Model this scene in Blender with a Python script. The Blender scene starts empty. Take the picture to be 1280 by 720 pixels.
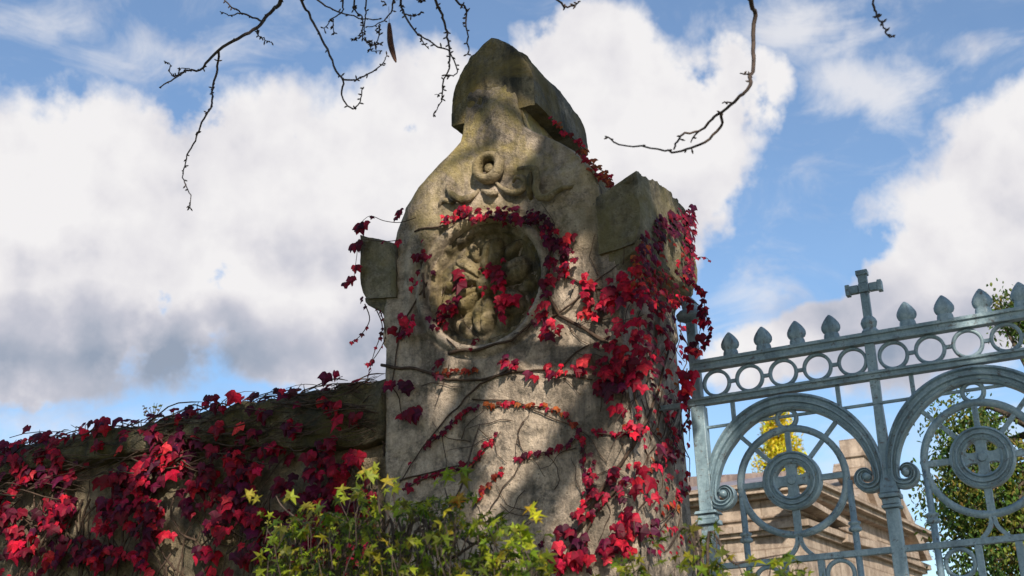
import bpy, math, random
from mathutils import Vector, Matrix, noise
random.seed(7)
sc = bpy.context.scene
COL = sc.collection
PI = math.pi
rnd = random.random
def U(a, b): return a + (b - a) * rnd()
def lerp(a, b, t): return a + (b - a) * t
def sstep(a, b, x):
    t = max(0.0, min(1.0, (x - a) / (b - a))); return t * t * (3 - 2 * t)

# ------------------------------------------------------------------ survey
# the camera orientation was solved from the vanishing points of wall, gate and pier;
# P() / PX() turn a sight line into a point on a real plane of the place
FPX = 1579.0
RX = Vector((0.89799239, -0.18213518, -0.40054519))
RY = Vector((0.43860499, 0.29780733, 0.84790121))
RZ = Vector((-0.03514735, -0.93708995, 0.34731411))
CAM = Vector((0, 0, 1.6))
def ray(px, py):
    c = Vector((px - 640, py - 360, FPX)); return Vector((RX.dot(c), RY.dot(c), RZ.dot(c))).normalized()
def P(px, py, y=6.5):
    d = ray(px, py); return CAM + d * (y / d.y)
def PX(px, py, x):
    d = ray(px, py); return CAM + d * (x / d.x)
def PP(px, py, o, n):
    d = ray(px, py); return CAM + d * ((o - CAM).dot(n) / d.dot(n))
def PZ(px, py, z):
    d = ray(px, py); return CAM + d * ((z - CAM.z) / d.z)

SUN = Vector((0.495, -0.713, 0.495)).normalized()      # direction towards the sun

# ------------------------------------------------------------------ objects
def tag(o, label=None, cat=None, group=None, kind=None):
    if label: o['label'] = label
    if cat: o['category'] = cat
    if group: o['group'] = group
    if kind: o['kind'] = kind
    return o
def empty(name, loc, label, cat, group=None):
    o = bpy.data.objects.new(name, None); COL.objects.link(o); o.location = loc
    o.empty_display_size = .1
    return tag(o, label, cat, group)
class MB:
    """collects vertices (world coordinates) and faces for one mesh"""
    def __init__(s): s.v = []; s.f = []; s.t = []; s.smooth = True
    def add(s, vs, fs, tint=None):
        b = len(s.v); s.v.extend(vs); s.f.extend([tuple(i + b for i in f) for f in fs])
        if tint is not None: s.t.extend([tint] * len(fs))
    def box(s, x0, x1, y0, y1, z0, z1):
        vs = [(x, y, z) for z in (z0, z1) for y in (y0, y1) for x in (x0, x1)]
        s.add(vs, [(0, 2, 3, 1), (4, 5, 7, 6), (0, 1, 5, 4), (2, 6, 7, 3), (0, 4, 6, 2), (1, 3, 7, 5)])
    def tube(s, pts, rad, n=6, cap=True):
        pts = [Vector(p) for p in pts]
        if not hasattr(rad, '__len__'): rad = [rad] * len(pts)
        up = Vector((0.13, 0.31, 0.94)); rows = []
        for i, p in enumerate(pts):
            a = pts[max(0, i - 1)]; b = pts[min(len(pts) - 1, i + 1)]
            t = (b - a)
            t = t.normalized() if t.length > 1e-9 else Vector((0, 0, 1))
            if abs(t.dot(up)) > .98: up = Vector((1, 0, 0))
            u = (up - t * t.dot(up)).normalized(); w = t.cross(u); up = u
            rows.append([tuple(p + (u * math.cos(2 * PI * k / n) + w * math.sin(2 * PI * k / n)) * rad[i]) for k in range(n)])
        vs = [q for r in rows for q in r]; fs = []
        for i in range(len(rows) - 1):
            for k in range(n):
                k2 = (k + 1) % n; fs.append((i * n + k, i * n + k2, (i + 1) * n + k2, (i + 1) * n + k))
        if cap: fs.append(tuple(range(n))[::-1]); fs.append(tuple((len(rows) - 1) * n + k for k in range(n)))
        s.add(vs, fs)
    def lathe(s, c, prof, n=16, sy=1.0):
        vs = []; fs = []
        for (r, z) in prof:
            for k in range(n):
                a = 2 * PI * k / n; vs.append((c[0] + r * math.cos(a), c[1] + r * math.sin(a) * sy, c[2] + z))
        for i in range(len(prof) - 1):
            for k in range(n):
                k2 = (k + 1) % n; fs.append((i * n + k, i * n + k2, (i + 1) * n + k2, (i + 1) * n + k))
        fs.append(tuple(range(n))[::-1]); fs.append(tuple((len(prof) - 1) * n + k for k in range(n)))
        s.add(vs, fs)
    def sweep(s, path, prof, hw=None, closed=False):
        """path: (x, z) points in a vertical plane; prof: closed list of (u in -1..1, y); hw: half width per point"""
        n = len(path); m = len(prof); vs = []; fs = []
        for i, (x, z) in enumerate(path):
            if closed: a = path[(i - 1) % n]; b = path[(i + 1) % n]
            else: a = path[max(0, i - 1)]; b = path[min(n - 1, i + 1)]
            tx, tz = b[0] - a[0], b[1] - a[1]; L = math.hypot(tx, tz) or 1; nx, nz = -tz / L, tx / L
            h = hw[i] if hasattr(hw, '__len__') else hw
            for (u, y) in prof: vs.append((x + nx * u * h, y, z + nz * u * h))
        for i in range(n if closed else n - 1):
            j = (i + 1) % n
            for k in range(m):
                k2 = (k + 1) % m; fs.append((i * m + k, i * m + k2, j * m + k2, j * m + k))
        if not closed: fs.append(tuple(range(m))[::-1]); fs.append(tuple((n - 1) * m + k for k in range(m)))
        s.add(vs, fs)
    def build(s, name, mat, parent=None, smooth=None, bevel=0, fix=False):
        me = bpy.data.meshes.new(name)
        off = Vector((0, 0, 0))
        if parent is not None:
            q = parent
            while q is not None: off += q.location; q = q.parent
        me.from_pydata([(a - off.x, b - off.y, c - off.z) for (a, b, c) in s.v], [], s.f)
        if s.t and len(s.t) == len(s.f):
            at = me.attributes.new('tint', 'FLOAT_COLOR', 'FACE')
            fl = []
            for c in s.t: fl.extend((c[0], c[1], c[2], 1.0))
            at.data.foreach_set('color', fl)
        sm = s.smooth if smooth is None else smooth
        me.polygons.foreach_set('use_smooth', [sm] * len(me.polygons))
        me.materials.append(mat); me.update()
        o = bpy.data.objects.new(name, me); COL.objects.link(o); o.parent = parent
        if fix:
            import bmesh
            bm = bmesh.new(); bm.from_mesh(me); bmesh.ops.recalc_face_normals(bm, faces=bm.faces); bm.to_mesh(me); bm.free()
        if bevel:
            md = o.modifiers.new('bevel', 'BEVEL'); md.width = bevel; md.segments = 2; md.limit_method = 'ANGLE'; md.angle_limit = math.radians(35)
        return o
def copy_part(o, parent, loc):
    c = o.copy(); COL.objects.link(c); c.parent = parent; c.location = loc; return c

# ------------------------------------------------------------------ materials
def mat(name):
    m = bpy.data.materials.new(name); m.use_nodes = True; nt = m.node_tree
    for n in list(nt.nodes): nt.nodes.remove(n)
    out = nt.nodes.new('ShaderNodeOutputMaterial'); return m, nt, out
def N(nt, t, **kw):
    n = nt.nodes.new(t)
    for k, v in kw.items():
        if k.startswith('i_'): n.inputs[k[2:].replace('_', ' ')].default_value = v
        elif k.startswith('n_'): n.inputs[int(k[2:])].default_value = v
        else: setattr(n, k, v)
    return n
def LK(nt, a, b): nt.links.new(a, b)
def ramp(nt, fac, stops, interp='LINEAR'):
    r = nt.nodes.new('ShaderNodeValToRGB'); r.color_ramp.interpolation = interp; cr = r.color_ramp
    while len(cr.elements) > 1: cr.elements.remove(cr.elements[0])
    cr.elements[0].position = stops[0][0]; cr.elements[0].color = (*stops[0][1], 1)
    for p, c in stops[1:]:
        e = cr.elements.new(p); e.color = (*c, 1)
    LK(nt, fac, r.inputs[0]); return r.outputs[0]
def g3(v): return (v, v, v)
def math_(nt, op, a, b=None, c=None, clamp=False):
    n = nt.nodes.new('ShaderNodeMath'); n.operation = op; n.use_clamp = clamp
    for i, x in enumerate((a, b, c)):
        if x is None: continue
        if isinstance(x, (int, float)): n.inputs[i].default_value = x
        else: LK(nt, x, n.inputs[i])
    return n.outputs[0]
def mix(nt, fac, a, b, blend='MIX'):
    n = nt.nodes.new('ShaderNodeMix'); n.data_type = 'RGBA'; n.blend_type = blend
    if isinstance(fac, (int, float)): n.inputs[0].default_value = fac
    else: LK(nt, fac, n.inputs[0])
    for i, x in ((6, a), (7, b)):
        if isinstance(x, tuple): n.inputs[i].default_value = (*x, 1)
        else: LK(nt, x, n.inputs[i])
    return n.outputs[2]
def noise_(nt, vec, scale, detail=4, rough=.55, dist=0.0):
    n = N(nt, 'ShaderNodeTexNoise'); n.inputs['Scale'].default_value = scale; n.inputs['Detail'].default_value = detail
    n.inputs['Roughness'].default_value = rough; n.inputs['Distortion'].default_value = dist
    LK(nt, vec, n.inputs['Vector']); return n.outputs['Fac']
def mapping(nt, vec, scale=(1, 1, 1), loc=(0, 0, 0)):
    n = N(nt, 'ShaderNodeMapping'); n.inputs['Scale'].default_value = scale; n.inputs['Location'].default_value = loc
    LK(nt, vec, n.inputs['Vector']); return n.outputs[0]

def stone(name, light, mid, dark, moss=0.0, grime=0.5, bump=.5, seed=0.0, rough=.92, mosscol=(.22, .19, .06), mossz=None, black=(.03, .03, .026), joints=False):
    m, nt, out = mat(name)
    b = N(nt, 'ShaderNodeBsdfPrincipled'); b.inputs['Roughness'].default_value = rough
    b.inputs['Specular IOR Level'].default_value = .2
    tc = N(nt, 'ShaderNodeTexCoord').outputs['Object']
    v = mapping(nt, tc, loc=(seed, seed * 1.7, seed * .3))
    n1 = noise_(nt, v, 2.2, 6, .62, .4); n2 = noise_(nt, v, 14, 8, .7); n3 = noise_(nt, v, 70, 4, .7)
    s = math_(nt, 'ADD', math_(nt, 'MULTIPLY', n1, .3), math_(nt, 'MULTIPLY', n2, .4))
    s = math_(nt, 'ADD', s, math_(nt, 'MULTIPLY', n3, .2))
    s = math_(nt, 'ADD', s, .045)
    c = ramp(nt, s, [(.40, dark), (.50, mid), (.62, light)])
    # weathering: dark run-off streaks and lichen patches with their own outlines
    st = noise_(nt, mapping(nt, tc, (5.5, 5.5, .7), (seed, 0, 0)), 1.0, 6, .65)
    gr = math_(nt, 'MULTIPLY', ramp(nt, st, [(.46, g3(0)), (.62, g3(1))]), grime)
    pt = noise_(nt, v, 5.0, 7, .7, .6)
    gp = math_(nt, 'MULTIPLY', ramp(nt, pt, [(.52, g3(0)), (.6, g3(1))]), grime)
    c = mix(nt, gr, c, black)
    c = mix(nt, math_(nt, 'MULTIPLY', gp, .8), c, tuple(x * 1.6 for x in black))
    if moss > 0:
        mn = noise_(nt, mapping(nt, tc, loc=(3.3 + seed, 1, 7)), 3.4, 7, .68, .5)
        mf = ramp(nt, mn, [(.42, g3(0)), (.6, g3(1))])
        mf = math_(nt, 'MULTIPLY', mf, moss)
        if mossz:
            sep = N(nt, 'ShaderNodeSeparateXYZ'); LK(nt, tc, sep.inputs[0])
            mr = N(nt, 'ShaderNodeMapRange'); mr.inputs[1].default_value = mossz[0]; mr.inputs[2].default_value = mossz[1]
            LK(nt, sep.outputs[2], mr.inputs[0]); mf = math_(nt, 'MULTIPLY', mf, mr.outputs[0])
        c = mix(nt, mf, c, mosscol)
    # speckle
    vo = N(nt, 'ShaderNodeTexVoronoi'); vo.inputs['Scale'].default_value = 42; LK(nt, v, vo.inputs['Vector'])
    sp = ramp(nt, vo.outputs['Distance'], [(.0, g3(1)), (.30, g3(0))])
    sp = math_(nt, 'MULTIPLY', sp, ramp(nt, n2, [(.5, g3(0)), (.6, g3(1))]))
    c = mix(nt, math_(nt, 'MULTIPLY', sp, .75), c, black)
    if joints:
        sx = N(nt, 'ShaderNodeSeparateXYZ'); LK(nt, tc, sx.inputs[0]); cx_ = N(nt, 'ShaderNodeCombineXYZ')
        LK(nt, math_(nt, 'ADD', sx.outputs[0], sx.outputs[1]), cx_.inputs[0]); LK(nt, sx.outputs[2], cx_.inputs[1])
        br = N(nt, 'ShaderNodeTexBrick'); br.inputs['Scale'].default_value = 1.0; br.inputs['Brick Width'].default_value = 1.3; br.inputs['Row Height'].default_value = .52; br.inputs['Mortar Size'].default_value = .012
        br.inputs['Color1'].default_value = (1, 1, 1, 1); br.inputs['Color2'].default_value = (.88, .86, .85, 1); br.inputs['Mortar'].default_value = (.62, .58, .55, 1)
        LK(nt, cx_.outputs[0], br.inputs['Vector']); c = mix(nt, 1.0, c, br.outputs['Color'], 'MULTIPLY')
    LK(nt, c, b.inputs['Base Color'])
    hh = math_(nt, 'ADD', math_(nt, 'MULTIPLY', n2, 1.0), math_(nt, 'MULTIPLY', n3, .5))
    hh = math_(nt, 'SUBTRACT', hh, math_(nt, 'MULTIPLY', sp, .5))
    bp = N(nt, 'ShaderNodeBump'); bp.inputs['Strength'].default_value = bump; bp.inputs['Distance'].default_value = .03
    LK(nt, hh, bp.inputs['Height']); LK(nt, bp.outputs[0], b.inputs['Normal'])
    LK(nt, b.outputs[0], out.inputs[0]); return m

def leafmat(name, rough=.5, trans=.35, spec=.3, vein=.3):
    m, nt, out = mat(name)
    at = N(nt, 'ShaderNodeAttribute'); at.attribute_name = 'tint'
    tc = N(nt, 'ShaderNodeTexCoord').outputs['Object']
    n1 = noise_(nt, tc, 45, 3, .6)
    c = mix(nt, math_(nt, 'MULTIPLY', ramp(nt, n1, [(.4, g3(0)), (.7, g3(1))]), vein), at.outputs['Color'], (.02, .012, .008))
    b = N(nt, 'ShaderNodeBsdfPrincipled'); b.inputs['Roughness'].default_value = rough; b.inputs['Specular IOR Level'].default_value = spec
    LK(nt, c, b.inputs['Base Color'])
    t = N(nt, 'ShaderNodeBsdfTranslucent'); LK(nt, c, t.inputs['Color'])
    mx = N(nt, 'ShaderNodeMixShader'); mx.inputs[0].default_value = trans
    LK(nt, b.outputs[0], mx.inputs[1]); LK(nt, t.outputs[0], mx.inputs[2]); LK(nt, mx.outputs[0], out.inputs[0]); return m

def simple(name, a, b_, scale=8, rough=.8, bump=.3, stretch=(1, 1, 1), spec=.3):
    m, nt, out = mat(name)
    b = N(nt, 'ShaderNodeBsdfPrincipled'); b.inputs['Roughness'].default_value = rough; b.inputs['Specular IOR Level'].default_value = spec
    tc = N(nt, 'ShaderNodeTexCoord').outputs['Object']
    n1 = noise_(nt, mapping(nt, tc, stretch), scale, 7, .65, .3)
    LK(nt, ramp(nt, n1, [(.35, a), (.65, b_)]), b.inputs['Base Color'])
    bp = N(nt, 'ShaderNodeBump'); bp.inputs['Strength'].default_value = bump; bp.inputs['Distance'].default_value = .02
    LK(nt, n1, bp.inputs['Height']); LK(nt, bp.outputs[0], b.inputs['Normal'])
    LK(nt, b.outputs[0], out.inputs[0]); return m

def iron():
    m, nt, out = mat('painted_iron')
    b = N(nt, 'ShaderNodeBsdfPrincipled'); b.inputs['Roughness'].default_value = .42; b.inputs['Specular IOR Level'].default_value = .6
    tc = N(nt, 'ShaderNodeTexCoord').outputs['Object']
    g = N(nt, 'ShaderNodeNewGeometry').outputs['Position']
    n1 = noise_(nt, mapping(nt, g, (6, 6, 2.0)), 1.0, 7, .7, .6); n2 = noise_(nt, g, 60, 5, .7)
    s = math_(nt, 'ADD', math_(nt, 'MULTIPLY', n1, .7), math_(nt, 'MULTIPLY', n2, .3))
    c = ramp(nt, s, [(.34, (.10, .155, .195)), (.5, (.215, .315, .375)), (.64, (.38, .50, .56))])
    r = noise_(nt, g, 26, 6, .75, .3)
    c = mix(nt, math_(nt, 'MULTIPLY', ramp(nt, r, [(.57, g3(0)), (.64, g3(1))]), .75), c, (.075, .05, .04))
    LK(nt, c, b.inputs['Base Color'])
    rr = ramp(nt, n1, [(.35, g3(.32)), (.65, g3(.6))]); LK(nt, rr, b.inputs['Roughness'])
    bp = N(nt, 'ShaderNodeBump'); bp.inputs['Strength'].default_value = .35; bp.inputs['Distance'].default_value = .006
    LK(nt, s, bp.inputs['Height']); LK(nt, bp.outputs[0], b.inputs['Normal'])
    LK(nt, b.outputs[0], out.inputs[0]); return m

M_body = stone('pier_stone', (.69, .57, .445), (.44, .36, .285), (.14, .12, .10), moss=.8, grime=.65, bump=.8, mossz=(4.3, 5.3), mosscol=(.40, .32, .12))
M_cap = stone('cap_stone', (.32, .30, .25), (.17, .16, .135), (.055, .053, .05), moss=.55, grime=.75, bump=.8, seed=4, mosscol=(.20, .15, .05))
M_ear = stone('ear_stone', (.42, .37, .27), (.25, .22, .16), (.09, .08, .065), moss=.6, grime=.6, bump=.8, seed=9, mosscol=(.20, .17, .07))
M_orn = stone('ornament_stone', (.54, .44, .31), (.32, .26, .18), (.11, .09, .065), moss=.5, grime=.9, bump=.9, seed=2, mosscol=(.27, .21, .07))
M_wall = stone('wall_stone', (.46, .37, .26), (.27, .22, .155), (.10, .08, .06), moss=.2, grime=.6, bump=1.0, seed=6)
M_coping = stone('coping_stone', (.30, .25, .17), (.14, .12, .08), (.04, .034, .026), moss=.6, grime=.8, bump=1.0, seed=12, mosscol=(.13, .11, .035))
M_chap = stone('chapel_stone', (.57, .475, .385), (.46, .375, .30), (.28, .22, .18), grime=.5, bump=.6, seed=3, black=(.12, .09, .07), joints=True)
M_iron = iron()
M_ivy = leafmat('ivy_leaf', rough=.55, trans=.28, spec=.22, vein=.5)
M_green = leafmat('green_leaf', rough=.5, trans=.45, spec=.3, vein=.15)
M_crown = leafmat('crown_leaf', rough=.6, trans=.3, spec=.2, vein=.2)
M_stem = simple('vine_stem', (.035, .022, .016), (.10, .065, .045), 30, .8, .4)
M_twig = simple('twig_bark', (.03, .022, .02), (.11, .08, .065), 25, .85, .5)
M_bark = simple('trunk_bark', (.04, .032, .025), (.14, .11, .085), 6, .9, 1.0, (4, 4, .7))
M_lead = simple('lead_roof', (.16, .15, .17), (.27, .25, .28), 3, .6, .2)
M_dry = simple('dry_stalk', (.30, .23, .12), (.50, .40, .22), 20, .8, .2)
M_grass = simple('grass', (.03, .055, .015), (.09, .10, .03), 3, .95, .8)
M_gravel = simple('gravel', (.16, .14, .115), (.34, .31, .27), 40, .95, .9)

# ------------------------------------------------------------------ ground
g = MB(); g.smooth = False
g.add([(-1500, -1500, 0), (1500, -1500, 0), (1500, 1500, 0), (-1500, 1500, 0)], [(0, 1, 2, 3)])
tag(g.build('ground', M_grass), 'grassy ground around the wall and the gate', None, kind='structure')
g = MB(); g.smooth = False
g.add([(-1.95, -30, .004), (6, -30, .004), (6, 60, .004), (-1.95, 60, .004)], [(0, 1, 2, 3)])
tag(g.build('path', M_gravel), 'gravel drive leading through the gate', None, kind='structure')

# ------------------------------------------------------------------ the pier
AX = -3.178
YF, YB = 6.5, 7.47
MC = (-3.265, 4.335); MR = .405
pier = empty('gate_pier', (AX, 7.0, 0), 'tall carved stone gate pier with gabled cap, wreath medallion and red creeper over it', 'gate pier')
WZ = [(0, .815), (3.9, .80), (4.04, .80), (4.07, .822), (4.42, .80), (4.60, .758), (4.81, .708), (4.953, .647), (5.086, .556), (5.16, .47), (5.221, .39), (5.29, .285), (5.34, .232), (5.40, .214), (5.62, .19), (5.90, .10)]
def halfw(z):
    for (a, wa), (b, wb) in zip(WZ, WZ[1:]):
        if z <= b: return lerp(wa, wb, (z - a) / (b - a))
    return WZ[-1][1]
def fz(x, y, z, s, oct=5): return noise.fractal(Vector((x * s, y * s, z * s)), 1.0, 2.0, oct)
def relief(x, z):
    h = .010 * fz(x, 3.1, z, 3.2) + .005 * fz(x, 9.1, z, 15)
    r = math.hypot(x - MC[0], (z - MC[1]))
    h -= .12 * (1 - sstep(.385, .40, r))                       # bowl for the medallion
    h += (.022 + .02 * fz(x, 30, z, 3, 3)) * math.exp(-((r - .43) / .025) ** 2)             # rim
    h -= .02 * math.exp(-((r - .475) / .018) ** 2)
    h += .025 * sstep(4.03, 4.09, z) * (1 - sstep(4.92, 5.0, z)) * (1 - sstep(.60, .66, abs(x - AX)))
    # worn chips
    c = fz(x, 1.7, z, 6.5, 3)
    if c > .35: h -= .03 * (c - .35)
    h -= .045 * sstep(5.62, 5.88, z + .04 * fz(x, 2, z, 9, 3))
    return h
def pier_body():
    zs = [0, .3, .7, 1.1, 1.5, 1.9, 2.1] + [2.2 + .0125 * i for i in range(296)]
    NF, NS = 116, 40
    m = MB(); rows = []
    for z in zs:
        w = halfw(z); row = []
        cr = .03
        for i in range(NF + 1):
            t = i / NF; x = AX - w + 2 * w * t
            e = min(t, 1 - t) * 2 * w
            rd = cr - math.sqrt(max(0, cr * cr - (cr - min(e, cr)) ** 2)) if e < cr else 0
            row.append((x, YF + rd - relief(x, z), z))
        for i in range(1, NS):
            t = i / NS; y = YF + (YB - YF) * t
            n_ = .012 * fz(3.3, y, z, 3.5) + .009 * fz(7.7, y, z, 16)
            row.append((AX + w + n_ - (.02 * max(0, 1 - t * 30)), y, z))
        for i in range(13):
            t = i / 12; row.append((AX + w - 2 * w * t, YB, z))
        for i in range(1, NS):
            t = 1 - i / NS; y = YF + (YB - YF) * t
            row.append((AX - w - .01 * fz(1.3, y, z, 3.5), y, z))
        rows.append(row)
    n = len(rows[0]); vs = [p for r in rows for p in r]; fs = []
    for i in range(len(rows) - 1):
        for k in range(n):
            k2 = (k + 1) % n; fs.append((i * n + k, i * n + k2, (i + 1) * n + k2, (i + 1) * n + k))
    m.add(vs, fs); return m.build('shaft', M_body, pier)
pier_body()
# gabled cap
FX = [(0, 6.068), (.05, 6.045), (.10, 6.005), (.15, 5.955), (.20, 5.90), (.24, 5.845), (.27, 5.785), (.29, 5.72), (.303, 5.64), (.309, 5.56)]
def cap():
    m = MB(); NY = 60; prof = []
    left = [(-x, z) for x, z in FX][::-1]
    top = left + FX[1:]
    # refine
    pts = []
    pts.append((-.309, 5.487))
    for a, b in zip(top, top[1:]):
        for k in range(4): pts.append((lerp(a[0], b[0], k / 4), lerp(a[1], b[1], k / 4)))
    pts.append(top[-1]); pts.append((.309, 5.487))
    for k in range(1, 16): pts.append((.309 - .618 * k / 16, 5.487))
    n = len(pts); vs = []; fs = []
    y0, y1 = 6.520, 7.39
    for j in range(NY + 1):
        t = j / NY; y = lerp(y0, y1, t)
        e = min(t, 1 - t) * (y1 - y0)
        sc_ = 1 - .045 * (1 - min(1, e / .03)) ** 2
        if t > .8: sc_ *= 1 - .12 * ((t - .8) / .2) ** 2
        for (x, z) in pts:
            zz = 5.487 + (z - 5.487) * sc_
            xx = x * (1 - .03 * (1 - min(1, e / .02)) ** 2)
            d = .022 * fz(x * 1.0, y, z, 5) + .012 * fz(x, y, z, 16, 3)
            vs.append((AX + .01 + xx * (1 + d), y, zz + (d if z > 5.5 else 0)))
    for j in range(NY):
        for k in range(n):
            k2 = (k + 1) % n; fs.append((j * n + k, (j + 1) * n + k, (j + 1) * n + k2, j * n + k2))
    # end faces as strips from the bottom line to the profile with a slight hollow
    m.add(vs, fs)
    m.f.append(tuple(range(n))); m.f.append(tuple(NY * n + k for k in range(n))[::-1])
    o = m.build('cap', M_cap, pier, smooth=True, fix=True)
    md = o.modifiers.new('es', 'EDGE_SPLIT'); md.split_angle = math.radians(38)
cap()
# front skin of the cap: weathered face with shallow relief
def cap_face():
    m = MB(); NX, NZ = 44, 40; vs = []; fs = []
    def top(x):
        x = abs(x)
        for (a, za), (b, zb) in zip(FX, FX[1:]):
            if x <= b: return lerp(za, zb, (x - a) / (b - a))
        return FX[-1][1]
    for j in range(NZ + 1):
        for i in range(NX + 1):
            x = -.296 + .592 * i / NX; zt = top(x) - .02; z = lerp(5.47, zt, j / NZ)
            e = min(.296 - abs(x), zt - z)
            y = 6.524 - .004 + .012 * (1 - min(1, e / .03)) - .008 * fz(x, 5, z, 6) - .012
            vs.append((AX + .01 + x, y, z))
    for j in range(NZ):
        for i in range(NX):
            a = j * (NX + 1) + i; fs.append((a, a + 1, a + NX + 2, a + NX + 1))
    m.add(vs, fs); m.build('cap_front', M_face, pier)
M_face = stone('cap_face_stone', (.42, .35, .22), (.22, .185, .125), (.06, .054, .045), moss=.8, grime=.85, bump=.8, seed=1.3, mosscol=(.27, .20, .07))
cap_face()
# neck block under the cap, flush with the shaft
# ears
def ear(s):
    m = MB(); NX, NY, NZ = 16, 60, 28
    def pos(u, v, w):          # u outward 0..1, v depth 0..1, w height 0..1
        x = .70 + .268 * u
        y = lerp(6.478, 7.52, v)
        top = 4.72 + .115 * u + (.11 * math.sin(min(1, v * 1.25) * PI / 2) if v > 0 else 0) - .20 * max(0, (v - .86) / .14) ** 2
        bot = 4.385 + .0 * u - .0 + .035 * (1 - u) * (-1) + (.0)
        bot += .03 * (u > .97)
        z = lerp(bot, top, w)
        x -= .035 * (1 - w) ** 6 * u
        d = .012 * fz(x * s + 2, y, z, 5) + .006 * fz(x * s + 2, y, z, 18, 3)
        if u > .9 or w > .9: d -= .02 * max(0, fz(x + 7, y, z, 7, 3))
        return (AX + s * (x + d), y + (d if v < .05 else 0), z + (d if w > .9 else 0))
    def face(f, nu, nv):
        vs = [f(i / nu, j / nv) for j in range(nv + 1) for i in range(nu + 1)]
        fs = [(j * (nu + 1) + i, j * (nu + 1) + i + 1, (j + 1) * (nu + 1) + i + 1, (j + 1) * (nu + 1) + i) for j in range(nv) for i in range(nu)]
        m.add(vs, fs)
    face(lambda a, b: pos(a, 0, b), NX, NZ); face(lambda a, b: pos(a, 1, b), NX, NZ)
    face(lambda a, b: pos(1, a, b), NY, NZ); face(lambda a, b: pos(0, a, b), NY, NZ)
    face(lambda a, b: pos(a, b, 1), NX, NY); face(lambda a, b: pos(a, b, 0), NX, NY)
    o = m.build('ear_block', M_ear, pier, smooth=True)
    w = o.modifiers.new('w', 'WELD'); w.merge_threshold = .0005
    b = o.modifiers.new('b', 'BEVEL'); b.width = .012; b.segments = 2; b.limit_method = 'ANGLE'; b.angle_limit = math.radians(50)
    return o
ear(-1); ear(1)
# corbel under the left and right ears (rounded lower lip)
for s in (-1, 1):
    m = MB(); vs = []
    n = 14; pr = [(.80, 4.39), (.95, 4.39)] + [(.80 + .15 * math.cos(a * PI / 2 / 8), 4.385 - .07 * math.sin(a * PI / 2 / 8)) for a in range(9)]
    pr = [(.74, 4.40), (.945, 4.40), (.94, 4.37), (.92, 4.345), (.885, 4.325), (.84, 4.305), (.815, 4.28), (.80, 4.24), (.74, 4.24)]
    k = len(pr)
    for y in (6.50, 7.49): vs += [(AX + s * x, y, z) for x, z in pr]
    m.add(vs, [(i, (i + 1) % k, k + (i + 1) % k, k + i) for i in range(k)] + [tuple(range(k))[::-1], tuple(range(k, 2 * k))])
    m.build('corbel', M_ear, pier, smooth=False, fix=True, bevel=.006)
# medallion
def medallion():
    m = MB(); NR, NA = 60, 200; vs = []; fs = []
    for j in range(NR + 1):
        r = .415 * j / NR
        for i in range(NA):
            a = 2 * PI * i / NA
            x, z = r * math.cos(a), r * math.sin(a)
            h = -.085 + .012 * fz(x + 2, 8, z, 3.2, 3)
            h += .062 * sstep(.345, .365, r) * (1 - sstep(.395, .414, r)) + .02 * sstep(.39, .41, r)
            h += .012 * math.sin(28 * a) * math.exp(-((r - .37) / .02) ** 2)
            if r < .345:
                wx, wz = x + .012 * fz(x, 2, z, 6, 3), z + .012 * fz(x, 7, z, 6, 3); best = 0.0
                for q in range(6):      # six worn petals, smaller leaves between them, round heart
                    aq = q * PI / 3 + .35; ux, uz = math.cos(aq), math.sin(aq); al = wx * ux + wz * uz; ac = -wx * uz + wz * ux
                    e_ = 1 - ((al - .185) / .125) ** 2 - (ac / (.070 + .12 * max(0, al - .12))) ** 2
                    if e_ > 0: best = max(best, .085 * e_ ** .45 - .022 * math.exp(-(ac / .010) ** 2))
                    aq += PI / 6; ux, uz = math.cos(aq), math.sin(aq); al = wx * ux + wz * uz; ac = -wx * uz + wz * ux
                    e_ = 1 - ((al - .265) / .070) ** 2 - (ac / .038) ** 2
                    if e_ > 0: best = max(best, .05 * e_ ** .5)
                e_ = 1 - (r / .068) ** 2
                if e_ > 0: best = max(best, .11 * e_ ** .4)
                h += best * (1 - .55 * sstep(.0, .5, fz(x, 20, z, 4, 3)))
            h += .012 * fz(x, 4, z, 9) + .007 * fz(x, 4, z, 30, 4)
            vs.append((MC[0] + x, YF - h, MC[1] + z))
    for j in range(NR):
        for i in range(NA):
            i2 = (i + 1) % NA; fs.append((j * NA + i, j * NA + i2, (j + 1) * NA + i2, (j + 1) * NA + i))
    m.add(vs, fs); m.build('medallion', M_orn, pier)
medallion()
# ring ornament with boss
def torus(m, c, R, r, nu=48, nv=12, sy=1.0):
    vs = []; fs = []
    for i in range(nu):
        a = 2 * PI * i / nu
        for j in range(nv):
            b = 2 * PI * j / nv; q = R + r * math.cos(b)
            vs.append((c[0] + q * math.cos(a), c[1] + sy * r * math.sin(b), c[2] + q * math.sin(a)))
    for i in range(nu):
        for j in range(nv):
            i2 = (i + 1) % nu; j2 = (j + 1) % nv; fs.append((i * nv + j, i * nv + j2, i2 * nv + j2, i2 * nv + j))
    m.add(vs, fs)
def roughen(m, amp, s):
    m.v = [(x + amp * fz(x, y, z, s, 3), y + amp * fz(x + 9, y, z, s, 3), z + amp * fz(x, y + 9, z, s, 3)) for x, y, z in m.v]
oc = P(611, 210, 6.46)
m = MB(); torus(m, (oc.x, 6.455, oc.z), .078, .031, sy=1.6); roughen(m, .005, 12); ro = m.build('ring_ornament', M_orn, pier)
m = MB(); m.tube([(oc.x + .004, 6.50, oc.z - .004), (oc.x + .004, 6.455, oc.z - .004), (oc.x + .004, 6.44, oc.z - .004), (oc.x + .004, 6.435, oc.z - .004)], [.032, .032, .026, .008], 14); m.build('boss', M_orn, ro)
def rz(X, Y): return (530 + X / 6.0, 170 + Y / 6.0)
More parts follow.
